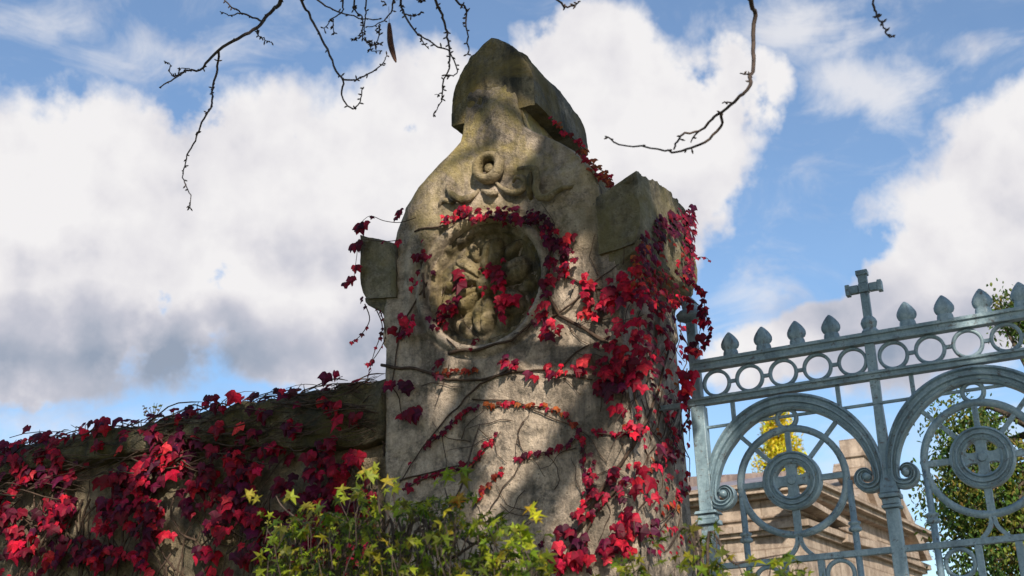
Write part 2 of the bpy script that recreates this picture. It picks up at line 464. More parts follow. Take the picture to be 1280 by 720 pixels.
def smooth_path(pts, k=6):
    out = []; n = len(pts)
    for i in range(n - 1):
        p0 = Vector(pts[max(0, i - 1)]); p1 = Vector(pts[i]); p2 = Vector(pts[i + 1]); p3 = Vector(pts[min(n - 1, i + 2)])
        for j in range(k):
            t = j / k
            out.append(.5 * ((2 * p1) + (-p0 + p2) * t + (2 * p0 - 5 * p1 + 4 * p2 - p3) * t * t + (-p0 + 3 * p1 - 3 * p2 + p3) * t ** 3))
    out.append(Vector(pts[-1])); return out
def ribbon(pts, r, depth=.02):
    m = MB(); pp = []
    for (X, Y, d) in pts: q = P(*rz(X, Y), 6.497 - d * 1.5); pp.append(q)
    sp = smooth_path(pp, 6); n = len(sp)
    m.tube(sp, [r * 1.12 * min(1, .35 + 2.2 * min(i, n - 1 - i) / n) for i in range(n)], 10); roughen(m, .006, 16)
    return m.build('ribbon_ornament', M_orn, pier)
ribbon([(540, 350, .01), (600, 400, .03), (660, 425, .04), (725, 415, .05), (760, 370, .05), (745, 320, .05), (690, 310, .04), (665, 345, .02)], .020)
ribbon([(700, 245, .0), (770, 235, .03), (830, 245, .05), (845, 310, .05), (835, 390, .05), (870, 455, .05), (930, 460, .05), (985, 420, .04), (1060, 385, .03), (1150, 370, 0)], .021)
ribbon([(805, 270, .04), (790, 340, .05), (795, 420, .04), (800, 480, .01)], .020)
ribbon([(420, 400, .01), (350, 455, .03), (290, 480, .04), (235, 460, .05), (195, 420, .04), (172, 370, .0)], .022)
ribbon([(240, 470, .03), (210, 500, .03), (150, 480, .02), (120, 520, .01), (115, 590, 0)], .014)
ribbon([(430, 410, .02), (500, 430, .04), (560, 420, .03)], .018)

# ------------------------------------------------------------------ boundary wall
wall = empty('boundary_wall', (-8, 6.9, 0), 'long old stone boundary wall running left from the gate pier, topped by a dark mossy coping', 'wall')
def wall_mesh():
    m = MB(); X0, X1 = -13.5, AX - .79
    zs = [0, .8, 1.6] + [2.0 + .03 * i for i in range(56)]
    xs = [X0 + .5 * i for i in range(9)] + [-9.0 + .03 * i for i in range(int((X1 + 9.0) / .03) + 1)] + [X1]
    vs = []; fs = []
    for z in zs:
        for x in xs:
            vs.append((x, 6.60 - .035 * fz(x, 0, z, 1.6) - .02 * fz(x, 8, z, 7) - .01 * fz(x, 8, z, 22, 2), z))
    n = len(xs)
    for j in range(len(zs) - 1):
        for i in range(n - 1): a = j * n + i; fs.append((a, a + 1, a + n + 1, a + n))
    b = len(vs)
    vs += [(X0, 7.05, 0), (X1, 7.05, 0), (X1, 7.05, zs[-1]), (X0, 7.05, zs[-1])]
    fs += [(b + 1, b, b + 3, b + 2), (0, (len(zs) - 1) * n, b + 3, b), ((len(zs) - 1) * n, (len(zs) - 1) * n + n - 1, b + 2, b + 3)]
    m.add(vs, fs); m.build('masonry', M_wall, wall)
    # coping: rough slab, overhanging
    m = MB(); pr = [(6.56, 3.60), (6.49, 3.62), (6.47, 3.68), (6.48, 3.76), (6.53, 3.83), (6.64, 3.86), (6.85, 3.88), (7.05, 3.84), (7.12, 3.72), (7.10, 3.60)]
    xs2 = [-13.5 + .045 * i for i in range(int((X1 + 13.5) / .045) + 1)] + [X1]
    k = len(pr); sub = 3; prs = []
    for a, b_ in zip(pr, pr[1:] + pr[:1]):
        for q in range(sub): prs.append((lerp(a[0], b_[0], q / sub), lerp(a[1], b_[1], q / sub)))
    k = len(prs); vs = []; fs = []
    for x in xs2:
        # the thatch of dead stems hangs lower close to the pier
        low = .16 * sstep(-5.4, -4.3, x)
        for (y, z) in prs:
            zz = z - (low if z < 3.64 else 0)
            d = .045 * fz(x, y, z, 4) + .02 * fz(x, y, z, 17, 3)
            vs.append((x, y + d * (-1 if y < 6.8 else .3), zz + d * .6))
    for i in range(len(xs2) - 1):
        for j in range(k): j2 = (j + 1) % k; fs.append((i * k + j, (i + 1) * k + j, (i + 1) * k + j2, i * k + j2))
    fs.append(tuple(range(k))); fs.append(tuple((len(xs2) - 1) * k + j for j in range(k))[::-1])
    m.add(vs, fs); m.build('coping', M_coping, wall, fix=True)
wall_mesh()

# ------------------------------------------------------------------ leaves
IVY = [(0, .02), (.16, .14), (.36, .10), (.50, -.12), (.60, -.42), (.40, -.44), (.24, -.56), (.14, -.80), (0, -1.02)]
def leaf_outline(half):
    return half + [(-x, z) for x, z in half[1:-1]][::-1]
IVYO = leaf_outline(IVY)
def maple(nl=5):
    tips = [(-2.15, .62), (-1.15, .88), (0, 1.0), (1.15, .88), (2.15, .62)]
    o = [(0, .03)]
    pts = []
    for i, (a, r) in enumerate(tips):
        if i: 
            am = (a + tips[i - 1][0]) / 2; pts.append((.22 * math.sin(am), -.22 * math.cos(am)))
            
        pts.append((r * .60 * math.sin(a - .13), -r * .60 * math.cos(a - .13)))
        pts.append((r * math.sin(a), -r * math.cos(a)))
        pts.append((r * .60 * math.sin(a + .13), -r * .60 * math.cos(a + .13)))
    return [(0, .03)] + pts[::-1]
MAPLEO = maple()
OVALO = leaf_outline([(0, 0), (.18, -.2), (.27, -.48), (.18, -.78), (0, -1.0)])
def put_leaf(m, p, nrm, size, out, tint, roll=None, curl=.18, droop=None):
    """leaf hanging from p, its face turned to nrm, tip pointing down"""
    n = Vector(nrm).normalized()
    dn = Vector((0, 0, -1)) if droop is None else Vector(droop).normalized()
    t = dn - n * dn.dot(n)
    if t.length < .05: t = Vector((1, 0, 0)) - n * n.x
    t.normalize(); s = n.cross(t)
    a = U(-.6, .6) if roll is None else roll
    t2 = t * math.cos(a) + s * math.sin(a); s2 = s * math.cos(a) - t * math.sin(a)
    p = Vector(p); vs = [tuple(p + t2 * (.42 * size) + n * (curl * size * .45))]
    sl_, sr_, st_ = U(.72, 1.12), U(.72, 1.12), U(.85, 1.15)
    for (x, z) in out:
        x *= (sl_ if x < 0 else sr_) * U(.93, 1.07); z *= st_ * U(.94, 1.06)
        c = -curl * size * (abs(x) * 1.1 + max(0, -z - .35) * .8) + size * U(-.04, .04)
        vs.append(tuple(p + s2 * (x * size) + t2 * (-z * size) + n * c))
    k = len(out)
    b0 = len(m.v); m.v.extend(vs)
    for i in range(k):
        m.f.append((b0, b0 + 1 + i, b0 + 1 + (i + 1) % k)); f = U(.72, 1.22)
        m.t.append((min(1, tint[0] * f), tint[1] * f, tint[2] * f))
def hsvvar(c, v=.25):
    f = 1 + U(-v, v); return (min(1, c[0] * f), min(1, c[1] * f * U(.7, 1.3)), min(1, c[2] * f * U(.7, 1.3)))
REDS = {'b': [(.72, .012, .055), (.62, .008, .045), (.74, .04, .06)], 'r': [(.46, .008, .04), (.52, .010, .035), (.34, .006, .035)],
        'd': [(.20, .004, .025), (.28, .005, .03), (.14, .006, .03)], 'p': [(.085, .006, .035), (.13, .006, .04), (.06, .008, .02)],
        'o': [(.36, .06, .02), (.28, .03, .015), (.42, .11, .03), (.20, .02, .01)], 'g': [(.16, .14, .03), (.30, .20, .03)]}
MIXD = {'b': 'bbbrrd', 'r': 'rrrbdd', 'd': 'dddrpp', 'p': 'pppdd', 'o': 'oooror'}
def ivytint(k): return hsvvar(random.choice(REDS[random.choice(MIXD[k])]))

RXP = AX + .80           # right side plane of the shaft
def pier_front_y(x, z): 
    if z > 5.45: return 6.47
    r = math.hypot(x - MC[0], z - MC[1])
    return 6.5 - (relief(x, z) if r > .41 else -.05)
vine = empty('climbing_vine', (-3.0, 6.3, 0), 'crimson creeper with three-lobed leaves climbing over the carved gate pier', 'climbing plant')
VL = MB(); VS = MB(); VO = MB()
def vleaf(px, py, size, tone, mesh=None, off=None, side=None):
    mesh = mesh or VL
    if side is None: side = px > 806 and py > 300
    o = U(.015, .09) if off is None else off
    if side:
        q = PX(px, py, RXP + o)
        if q.y > 7.62: return
        n = Vector((1, U(-.9, .1), U(-.1, .8)))
    else:
        q = P(px, py, 6.5)
        y = pier_front_y(q.x, q.z) - o
        q = P(px, py, y)
        n = Vector((U(-.55, .75), -1, U(-.15, .75)))
    put_leaf(mesh, q + Vector((0, 0, size * .45)), n, size, IVYO, ivytint(tone), curl=U(.05, .4))
CL = [ # px, py, rx, ry, count, size, tone
 (560,275,14,6,9,.055,'r'),(580,268,14,7,12,.06,'d'),(600,272,12,8,10,.06,'r'),(620,268,14,8,14,.06,'d'),(640,272,14,10,14,.065,'d'),(662,272,14,8,12,.06,'p'),(678,280,10,8,10,.06,'p'),
 (690,298,12,12,12,.075,'d'),(706,302,10,10,8,.08,'r'),(716,312,10,14,8,.07,'p'),(700,322,10,16,9,.075,'p'),(684,335,9,14,8,.08,'d'),(682,362,9,12,7,.08,'d'),(676,388,12,12,10,.085,'r'),(664,400,8,8,4,.07,'d'),
 (704,342,8,9,6,.07,'b'),(698,330,8,14,6,.07,'p'),(692,412,14,10,9,.08,'r'),(680,420,6,8,4,.07,'r'),
 (532,312,8,12,7,.065,'d'),(524,330,9,12,8,.07,'d'),(518,350,7,9,4,.06,'r'),(536,345,6,8,3,.06,'d'),(516,362,4,6,2,.06,'r'),
 (505,408,12,12,9,.085,'r'),(497,415,9,9,5,.085,'r'),(512,400,8,8,4,.08,'b'),(540,402,6,9,4,.065,'d'),(548,412,8,8,4,.065,'d'),
 (574,354,8,8,4,.12,'d'),(562,382,10,9,6,.09,'d'),(556,392,9,9,6,.085,'r'),(550,400,6,6,3,.07,'b'),
 (616,342,8,9,5,.08,'r'),(624,354,8,9,6,.075,'r'),(606,362,6,7,4,.065,'r'),(633,376,8,8,5,.11,'b'),(626,392,5,8,3,.07,'b'),(600,335,3,3,1,.05,'d'),(632,328,4,4,2,.05,'d'),
 (592,434,5,7,4,.07,'b'),(636,455,11,7,8,.075,'r'),(628,452,8,6,4,.07,'d'),(550,448,5,10,4,.06,'d'),(545,470,7,9,5,.065,'d'),
 (730,352,8,6,5,.085,'b'),(735,372,7,12,6,.10,'b'),(748,378,10,9,7,.09,'r'),(726,392,7,8,4,.08,'b'),(716,352,4,5,2,.05,'d'),(738,398,7,6,4,.07,'b'),
 (765,370,14,12,12,.10,'r'),(776,358,14,9,11,.10,'b'),(792,366,12,10,9,.09,'b'),(786,378,14,8,9,.09,'r'),(800,380,10,8,6,.10,'b'),(756,388,12,8,6,.08,'p'),
 (772,412,9,10,8,.085,'r'),(788,425,9,12,7,.08,'r'),(760,425,8,12,7,.07,'d'),(745,428,5,7,3,.06,'d'),
 (766,446,10,9,6,.125,'b'),(732,460,9,7,4,.12,'b'),(705,462,5,7,4,.08,'b'),(712,456,4,6,2,.06,'r'),(684,467,6,7,4,.08,'r'),(666,476,5,6,3,.08,'b'),(694,470,5,5,3,.06,'r'),
 (720,466,8,6,6,.07,'p'),(750,462,10,8,6,.08,'d'),(780,462,14,12,12,.10,'r'),(796,452,14,14,16,.11,'r'),(812,455,14,12,14,.09,'r'),(790,478,16,10,12,.10,'d'),(755,490,10,12,7,.12,'d'),(752,470,9,12,6,.10,'r'),(770,485,12,12,8,.09,'p'),
 (815,435,12,12,12,.09,'d'),(830,425,12,12,10,.09,'d'),(840,412,10,12,9,.10,'p'),(845,432,7,10,6,.10,'d'),(826,405,10,10,8,.085,'b'),(806,410,12,10,10,.085,'r'),(795,400,14,10,10,.08,'b'),
 (815,470,10,10,8,.09,'r'),(828,468,7,9,5,.06,'r'),(840,470,6,10,6,.055,'r'),(848,478,5,10,4,.05,'b'),(835,490,7,10,6,.055,'r'),(822,485,8,8,4,.06,'d'),
 (777,514,8,7,5,.08,'b'),(795,512,7,12,6,.09,'b'),(803,498,4,10,4,.08,'b'),(790,540,9,9,9,.08,'b'),(800,545,8,7,5,.08,'r'),(812,544,7,8,5,.08,'b'),(780,530,7,6,3,.07,'o'),
 (838,552,10,8,6,.07,'r'),(848,545,6,9,4,.06,'b'),(838,568,12,12,12,.10,'d'),(846,580,9,9,6,.09,'b'),(828,582,10,10,8,.09,'r'),(838,592,9,6,5,.08,'d'),
 (795,588,10,8,7,.09,'r'),(804,604,10,12,9,.11,'r'),(788,612,7,10,5,.08,'d'),(772,600,10,12,9,.09,'d'),(762,610,7,12,6,.08,'p'),(778,620,10,8,6,.07,'p'),
 (818,632,7,8,5,.09,'r'),(808,622,4,8,3,.06,'r'),(842,636,10,14,6,.05,'o'),(856,605,6,9,5,.05,'r'),(862,600,4,7,3,.06,'r'),
 (786,645,7,6,5,.08,'d'),(770,668,8,16,9,.11,'r'),(786,665,10,12,10,.12,'b'),(762,690,10,12,8,.11,'r'),(786,688,12,8,9,.11,'b'),(805,662,12,12,10,.10,'p'),(815,680,12,14,10,.10,'p'),(822,655,8,8,5,.08,'d'),
 (722,650,5,12,5,.08,'d'),(708,670,9,8,6,.10,'d'),(728,682,10,10,8,.10,'p'),(702,700,9,14,9,.11,'b'),(692,712,10,10,8,.11,'b'),(714,704,10,10,8,.11,'r'),(730,705,9,12,6,.09,'d'),(750,630,6,9,5,.08,'d'),(738,642,4,6,3,.06,'r'),
 (745,600,4,6,4,.05,'d'),(740,575,4,10,5,.045,'d'),(736,600,4,12,6,.05,'r'),(736,615,8,5,6,.055,'r'),
 (487,487,9,5,4,.10,'r'),(498,486,12,6,6,.11,'d'),(507,518,12,7,7,.11,'d'),(498,520,6,5,2,.10,'r'),(440,578,7,6,3,.12,'r'),(510,583,4,4,2,.06,'r'),(512,612,5,4,2,.07,'r'),
 (625,712,8,10,6,.09,'r'),(675,682,6,5,3,.07,'d'),(690,690,5,5,2,.07,'d'),
]
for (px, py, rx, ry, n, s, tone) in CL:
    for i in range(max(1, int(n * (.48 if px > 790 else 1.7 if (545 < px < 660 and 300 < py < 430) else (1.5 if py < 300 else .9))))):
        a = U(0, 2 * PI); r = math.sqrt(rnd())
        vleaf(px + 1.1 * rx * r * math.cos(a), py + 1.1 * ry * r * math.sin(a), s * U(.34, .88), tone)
def along(pts, step, jit, size, tone, cnt=1, side=None):
    for a, b in zip(pts, pts[1:]):
        L = math.hypot(b[0] - a[0], b[1] - a[1]); n = max(1, int(L / step))
        for i in range(n):
            t = i / n
            for _ in range(cnt): vleaf(lerp(a[0], b[0], t) + U(-jit, jit), lerp(a[1], b[1], t) + U(-jit, jit), size * U(.6, 1.2), tone, off=U(.005, .03), side=side)
LINES = [([(608,508),(640,506),(672,508),(694,514),(710,522),(722,538)], 'o'), ([(648,576),(664,568),(690,564),(712,556),(724,540)], 'd'), ([(722,540),(730,560),(728,585),(735,618)], 'd'),
 ([(590,585),(600,568),(612,555),(626,540)], 'r'), ([(594,632),(606,612),(618,598),(630,585)], 'o'), ([(548,468),(570,466),(600,466)], 'o'),
 ([(505,612),(525,600),(550,592),(575,585),(592,578)], 'd'), ([(530,560),(555,540),(575,520),(600,506)], 'd'), ([(740,540),(770,545),(790,540)], 'd'),
 ([(835,505),(836,530),(848,555)], 'r'), ([(858,470),(860,500),(862,540)], 'r'), ([(863,610),(850,622),(835,640)], 'o'), ([(720,645),(735,625),(750,610)], 'r'), ([(722,190),(740,203),(756,218),(766,226)], 'o'), ([(690,150),(712,170),(735,190)], 'o')]
for pts, tone in LINES:
    sd = None
    along(pts, 4.2, 2.6, .04, tone, 1, sd)
# small dried leaves fanning below the right ear block
for i in range(330):
    t = rnd(); px = U(788, 862); py = U(300, 392)
    if math.hypot((px - 826) / 40, (py - 345) / 48) > 1: continue
    vleaf(px, py, U(.026, .046), random.choice('oodrb' if py > 335 else 'ooodo'), side=px > 803, off=U(.01, .22))
for i in range(35):
    px = U(800, 868); py = U(330, 470)
    vleaf(px, py, U(.045, .08), random.choice('rrbdb'), side=True, off=U(.02, .16))
for i in range(130):     # sparse small leaves down the lit flank
    vleaf(U(806, 862), U(440, 700), U(.022, .04), random.choice('odr'), side=True, off=U(.01, .03))
for i in range(160):     # small leaves on the shoulder and ear block
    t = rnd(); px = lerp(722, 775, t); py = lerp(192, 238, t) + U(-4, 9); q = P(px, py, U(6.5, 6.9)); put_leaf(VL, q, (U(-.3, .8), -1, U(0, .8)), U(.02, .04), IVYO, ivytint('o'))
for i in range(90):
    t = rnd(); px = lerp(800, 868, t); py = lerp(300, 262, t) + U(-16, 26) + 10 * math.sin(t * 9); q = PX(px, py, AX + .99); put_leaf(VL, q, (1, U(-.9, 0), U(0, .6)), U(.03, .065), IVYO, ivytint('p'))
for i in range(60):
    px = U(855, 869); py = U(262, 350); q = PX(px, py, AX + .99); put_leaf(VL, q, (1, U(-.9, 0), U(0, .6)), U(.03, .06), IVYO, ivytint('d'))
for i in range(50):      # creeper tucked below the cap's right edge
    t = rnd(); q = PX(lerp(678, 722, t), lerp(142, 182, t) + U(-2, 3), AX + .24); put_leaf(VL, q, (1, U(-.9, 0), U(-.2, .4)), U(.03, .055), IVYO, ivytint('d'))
# stems
def surf_path(pts, off=.012, r=.007, side=None, mesh=None, wig=3.0):
    pp = []
    for a, b in zip(pts, pts[1:]):
        n = max(2, int(math.hypot(b[0] - a[0], b[1] - a[1]) / 7))
        for i in range(n): pp.append((lerp(a[0], b[0], i / n), lerp(a[1], b[1], i / n)))
    pp.append(pts[-1]); out = []; ph = U(0, 50)
    for i, (x, y) in enumerate(pp):
        x += wig * noise.noise(Vector((i * .35 + ph, 0, 0))); y += wig * noise.noise(Vector((0, i * .35 + ph, 0)))
        sd = (x > 806 and y > 300) if side is None else side
        if sd: out.append(PX(x, y, RXP + off))
        else:
            q = P(x, y, 6.5); out.append(P(x, y, pier_front_y(q.x, q.z) - off))
    n = len(out)
    if n > 2: (mesh or VS).tube(out, [r * lerp(1, .45, i / n) for i in range(n)], 5)
for pts, tone in LINES: surf_path(pts, r=.005)
for pts, r in [([(478,457),(520,461),(560,474),(600,475),(640,465),(680,462),(740,475)], .011), ([(700,720),(715,680),(735,640),(760,600),(790,560),(800,520),(790,470),(770,430)], .014),
  ([(790,560),(820,500),(835,440),(840,380)], .012), ([(760,430),(730,410),(700,395),(680,360),(690,310),(670,280),(600,270),(550,282),(518,290)], .012),
  ([(690,398),(720,375),(745,350),(775,330)], .007), ([(560,440),(590,438),(640,425),(668,400)], .012), ([(548,300),(528,330),(530,370),(545,410),(575,440)], .010),
  ([(640,460),(600,480),(560,520),(520,570),(490,620)], .007), ([(780,600),(745,640),(715,700)], .010), ([(800,600),(840,570),(860,520),(858,460)], .009), ([(500,600),(540,590),(600,575)], .006),
  ([(705,345),(740,360),(790,370),(840,360)], .009), ([(690,470),(720,440),(760,420)], .007), ([(610,640),(650,580),(700,560)], .004), ([(590,500),(640,500),(730,540),(760,580)], .005), ([(535,350),(500,410),(490,480),(505,520)], .007)]:
    surf_path(pts, r=r)
for i in range(46):
    x, y = U(800, 858), U(330, 640); pts = [(x, y)]
    a = U(1.2, 2.2)
    for k in range(4): a += U(-.5, .5); x += 16 * math.cos(a); y += 16 * math.sin(a); pts.append((min(x, 862), y))
    surf_path(pts, r=.004, side=True, wig=2)
for i in range(40):
    x, y = U(510, 790), U(290, 640); pts = [(x, y)]; a = U(0, 6.28)
    for k in range(4): a += U(-.6, .6); x += 14 * math.cos(a); y += 14 * math.sin(a); pts.append((min(max(x, 500), 800), y))
    surf_path(pts, r=.003, side=False, wig=3)
# shoots hanging free beside the left ear and round the gate post
def free_shoot(pts, y, r=.004, leaves=(), tone='d', n=10, size=.03):
    sp = smooth_path([P(a, b, y) for a, b in pts], 5); VS.tube(sp, [r * lerp(1, .4, i / len(sp)) for i in range(len(sp))], 4)
    for i in range(n):
        q = random.choice(sp); put_leaf(VL, q, (U(-1, 1), -1, U(-.2, .8)), size * U(.6, 1.2), IVYO, ivytint(tone))
free_shoot([(520,272),(500,278),(480,276),(462,270),(448,282)], 6.42, n=2)
free_shoot([(500,300),(478,302),(450,300),(446,320),(442,350)], 6.42, n=4, size=.05)
free_shoot([(456,380),(462,400),(450,420),(438,428)], 6.5, n=7)
free_shoot([(470,386),(478,410),(468,440),(460,470)], 6.5, n=9)
free_shoot([(475,388),(482,420),(466,450),(455,455)], 6.5, n=8)
for (px, py, s, t) in [(453,283,.085,'r'),(450,286,.07,'d'),(444,308,.075,'r'),(440,312,.05,'d'),(446,337,.055,'r'),(438,354,.07,'r'),(434,358,.05,'d'),(450,375,.03,'p'),(499,268,.05,'d'),(497,272,.04,'p')]:
    for _ in range(3): put_leaf(VL, P(px + U(-3, 3), py + U(-3, 3), 6.42) + Vector((0, 0, s * .4)), (U(-.6, .6), -1, U(0, .6)), s, IVYO, ivytint(t))
free_shoot([(862,330),(872,322),(882,322),(887,326)], 7.2, n=6, size=.028)
free_shoot([(858,372),(874,382),(884,398),(888,412),(880,430),(868,440)], 6.9, n=26, size=.042, tone='d')
free_shoot([(862,350),(878,366),(880,390),(872,425)], 6.95, n=18, size=.045, tone='r')
for i in range(24):
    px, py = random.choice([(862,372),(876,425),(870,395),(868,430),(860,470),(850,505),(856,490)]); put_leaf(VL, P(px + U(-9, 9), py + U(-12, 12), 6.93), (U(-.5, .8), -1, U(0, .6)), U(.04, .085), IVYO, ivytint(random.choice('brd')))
VL.build('foliage', M_ivy, vine, smooth=False); VS.build('stems', M_stem, vine)

# ------------------------------------------------------------------ creeper on the wall
wv = empty('climbing_vine', (-6.0, 6.4, 0), 'dense crimson and purple creeper hanging over the long boundary wall left of the pier', 'climbing plant')
WL = MB(); WS = MB()
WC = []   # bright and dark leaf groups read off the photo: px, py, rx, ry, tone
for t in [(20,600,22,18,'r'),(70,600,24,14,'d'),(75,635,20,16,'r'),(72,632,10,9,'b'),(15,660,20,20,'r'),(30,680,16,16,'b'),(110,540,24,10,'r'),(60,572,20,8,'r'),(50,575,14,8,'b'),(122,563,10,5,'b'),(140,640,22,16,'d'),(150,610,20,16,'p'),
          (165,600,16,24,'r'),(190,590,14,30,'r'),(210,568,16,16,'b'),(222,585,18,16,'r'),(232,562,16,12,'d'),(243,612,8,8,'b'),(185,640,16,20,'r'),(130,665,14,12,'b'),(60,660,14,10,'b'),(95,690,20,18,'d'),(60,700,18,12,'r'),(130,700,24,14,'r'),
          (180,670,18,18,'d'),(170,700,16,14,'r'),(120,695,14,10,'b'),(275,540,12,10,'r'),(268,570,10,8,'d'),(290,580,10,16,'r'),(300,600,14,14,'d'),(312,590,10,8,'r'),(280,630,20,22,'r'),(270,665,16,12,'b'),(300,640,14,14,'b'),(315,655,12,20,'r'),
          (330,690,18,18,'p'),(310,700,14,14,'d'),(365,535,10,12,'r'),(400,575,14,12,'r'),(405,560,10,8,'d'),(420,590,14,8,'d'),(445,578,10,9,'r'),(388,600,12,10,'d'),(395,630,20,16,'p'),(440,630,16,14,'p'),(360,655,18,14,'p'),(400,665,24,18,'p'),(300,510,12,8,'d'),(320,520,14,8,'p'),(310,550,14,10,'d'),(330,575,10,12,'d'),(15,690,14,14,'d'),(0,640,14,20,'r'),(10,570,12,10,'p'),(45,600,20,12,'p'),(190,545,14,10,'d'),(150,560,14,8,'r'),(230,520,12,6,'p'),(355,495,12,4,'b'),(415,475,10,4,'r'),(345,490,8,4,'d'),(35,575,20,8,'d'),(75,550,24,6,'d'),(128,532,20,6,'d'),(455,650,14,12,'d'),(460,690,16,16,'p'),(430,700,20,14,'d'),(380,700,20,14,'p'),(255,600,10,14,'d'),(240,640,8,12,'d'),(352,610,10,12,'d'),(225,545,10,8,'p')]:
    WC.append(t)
def wall_y(py_top): return 6.58
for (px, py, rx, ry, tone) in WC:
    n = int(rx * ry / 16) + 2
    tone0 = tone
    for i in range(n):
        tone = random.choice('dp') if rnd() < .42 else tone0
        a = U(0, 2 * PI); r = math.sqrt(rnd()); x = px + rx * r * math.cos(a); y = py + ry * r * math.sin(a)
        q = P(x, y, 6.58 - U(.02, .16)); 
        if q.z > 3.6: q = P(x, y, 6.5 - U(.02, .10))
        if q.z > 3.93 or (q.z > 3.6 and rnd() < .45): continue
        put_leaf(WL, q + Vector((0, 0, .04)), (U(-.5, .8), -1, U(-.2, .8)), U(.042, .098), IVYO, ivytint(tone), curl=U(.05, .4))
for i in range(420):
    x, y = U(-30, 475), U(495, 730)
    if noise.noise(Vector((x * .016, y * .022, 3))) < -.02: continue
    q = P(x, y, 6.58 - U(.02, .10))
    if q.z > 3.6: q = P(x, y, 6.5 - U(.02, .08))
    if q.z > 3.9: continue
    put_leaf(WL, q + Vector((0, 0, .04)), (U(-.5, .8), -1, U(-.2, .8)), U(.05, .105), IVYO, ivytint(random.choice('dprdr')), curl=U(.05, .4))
for i in range(750):       # beyond the picture's left edge and below it the creeper goes on
    q = Vector((U(-12, -4.1), 6.54 - U(0, .1), U(.3, 3.8)))
    if q.x > -7.4 and q.z > 2.4: continue
    put_leaf(WL, q, (U(-.5, .8), -1, U(-.2, .8)), U(.06, .12), IVYO, ivytint(random.choice('drp')))
# dead stems matted over the coping
for i in range(420):
    x = U(-9.2, -4.0); y0 = U(6.42, 6.50) if rnd() < .78 else U(6.56, 6.95); z = 3.86 if y0 > 6.52 else U(3.46, 3.86)
    a = U(-.35, .35); L = U(.15, .6); pts = []
    if x + L > -3.98: x = -4.0 - L
    for k in range(6):
        t = k / 5; pts.append((x + L * t, y0 + .03 * math.sin(5 * t + i), z + a * L * t * .5 + .03 * math.sin(4 * t + i * 1.7)))
    WS.tube(pts, [U(.002, .006)] * 5 + [.0015], 4)
for i in range(170):
    x = U(-8.2, -4.05); z = U(2.6, 3.5); pts = []; a = U(.8, 2.4)
    for k in range(9):
        pts.append((x, 6.55 - .01 * (k % 3), z)); a += U(-.4, .4); x = min(-4.0, x + .07 * math.cos(a)); z -= .07 * math.sin(a)
    WS.tube(pts, U(.003, .009), 4)
for i in range(120):      # stray ends standing up from the coping
    x = U(-8.5, -4.05); h = U(.02, .09); y = U(6.6, 6.9)
    WS.tube([(x, y, 3.86), (x + U(-.02, .02), y, 3.87 + h * .6), (x + U(-.04, .04), y, 3.87 + h)], [.004, .003, .0015], 4)
for i in range(240):
    x = U(-9, -4.1); put_leaf(WL, (x, U(6.5, 6.85), 3.87 + U(0, .03)), (U(-.5, .5), -.6, 1), U(.03, .09), IVYO, ivytint(random.choice('dpop')))
WL.build('foliage', M_ivy, wv, smooth=False); WS.build('stems', M_stem, wv)
# dry weeds on the wall
def weed(px, py, h, label):
    b = P(px, py, 6.75); b.z = 3.84
    e = empty('dry_weed', b, label, 'weed', 'dry weeds on the wall top'); S = MB(); L = MB()
    for i in range(5):
        a = U(-.5, .5); q = [b + Vector((a * h * t * t, 0, h * t * U(.9, 1.05))) for t in (0, .35, .7, 1)]
        S.tube(q, [.004, .003, .003, .0015], 4)
        for k in range(9): p = q[0].lerp(q[-1], U(.3, 1)); put_leaf(L, p + Vector((U(-.02, .02), 0, 0)), (U(-1, 1), -1, U(-.5, .5)), U(.02, .035), OVALO, hsvvar((.50, .40, .24)), roll=U(-2, 2))
    S.build('stalks', M_dry, e); L.build('leaves', M_green, e, smooth=False)
weed(192, 515, .20, 'pale dry weed standing up from the wall coping at left')
weed(222, 508, .11, 'short dry weed just right of the taller one on the coping')

# ------------------------------------------------------------------ iron gate
GY = 7.05
gate = empty('iron_gate', (-1.1, GY, 0), 'blue grey wrought iron gate with scrolled arches, ring frieze, leaf spikes and a small cross', 'gate')
gate.rotation_euler = (0, 0, 0)
def prof_rect(d0, d1): return [(-1, GY - d0), (1, GY - d0), (1, GY + d1), (-1, GY + d1)]
def prof_mould(d):  # three ribbed band
    return [(-1, GY + d * .6), (-1, GY - d * .8), (-.72, GY - d), (-.55, GY - d * .55), (-.22, GY - d * .55), (-.1, GY - d * 1.05), (.1, GY - d * 1.05), (.22, GY - d * .55), (.55, GY - d * .55), (.72, GY - d), (1, GY - d * .8), (1, GY + d * .6)]
def circ(cx, cz, r, n=56, a0=0, a1=2 * PI, closed=True):
    return [(cx + r * math.cos(lerp(a0, a1, i / (n if closed else n - 1))), cz + r * math.sin(lerp(a0, a1, i / (n if closed else n - 1)))) for i in range(n)]
XL, XR = -2.14, 1.93
def rail(name, z0, z1, d, x0=XL, x1=XR, lip=True):
    m = MB(); m.smooth = False; h = z1 - z0
    m.box(x0, x1, GY - d, GY + d, z0, z1)
    if lip:
        m.box(x0, x1, GY - d - .014, GY - d - .002, z1 - h * .30, z1 + .004); m.box(x0, x1, GY - d - .009, GY - d - .002, z0 - .003, z0 + h * .22)
    return m.build(name, M_iron, gate, smooth=False, bevel=.003)
rail('top_rail', 3.716, 3.773, .032)
rail('frieze_rail', 3.506, 3.545, .030, x0=-2.20)
rail('thin_rail', 3.362, 3.378, .010, lip=False)
rail('lower_rail', 2.546, 2.580, .020, lip=False)
rail('bottom_rail', .12, .17, .03)
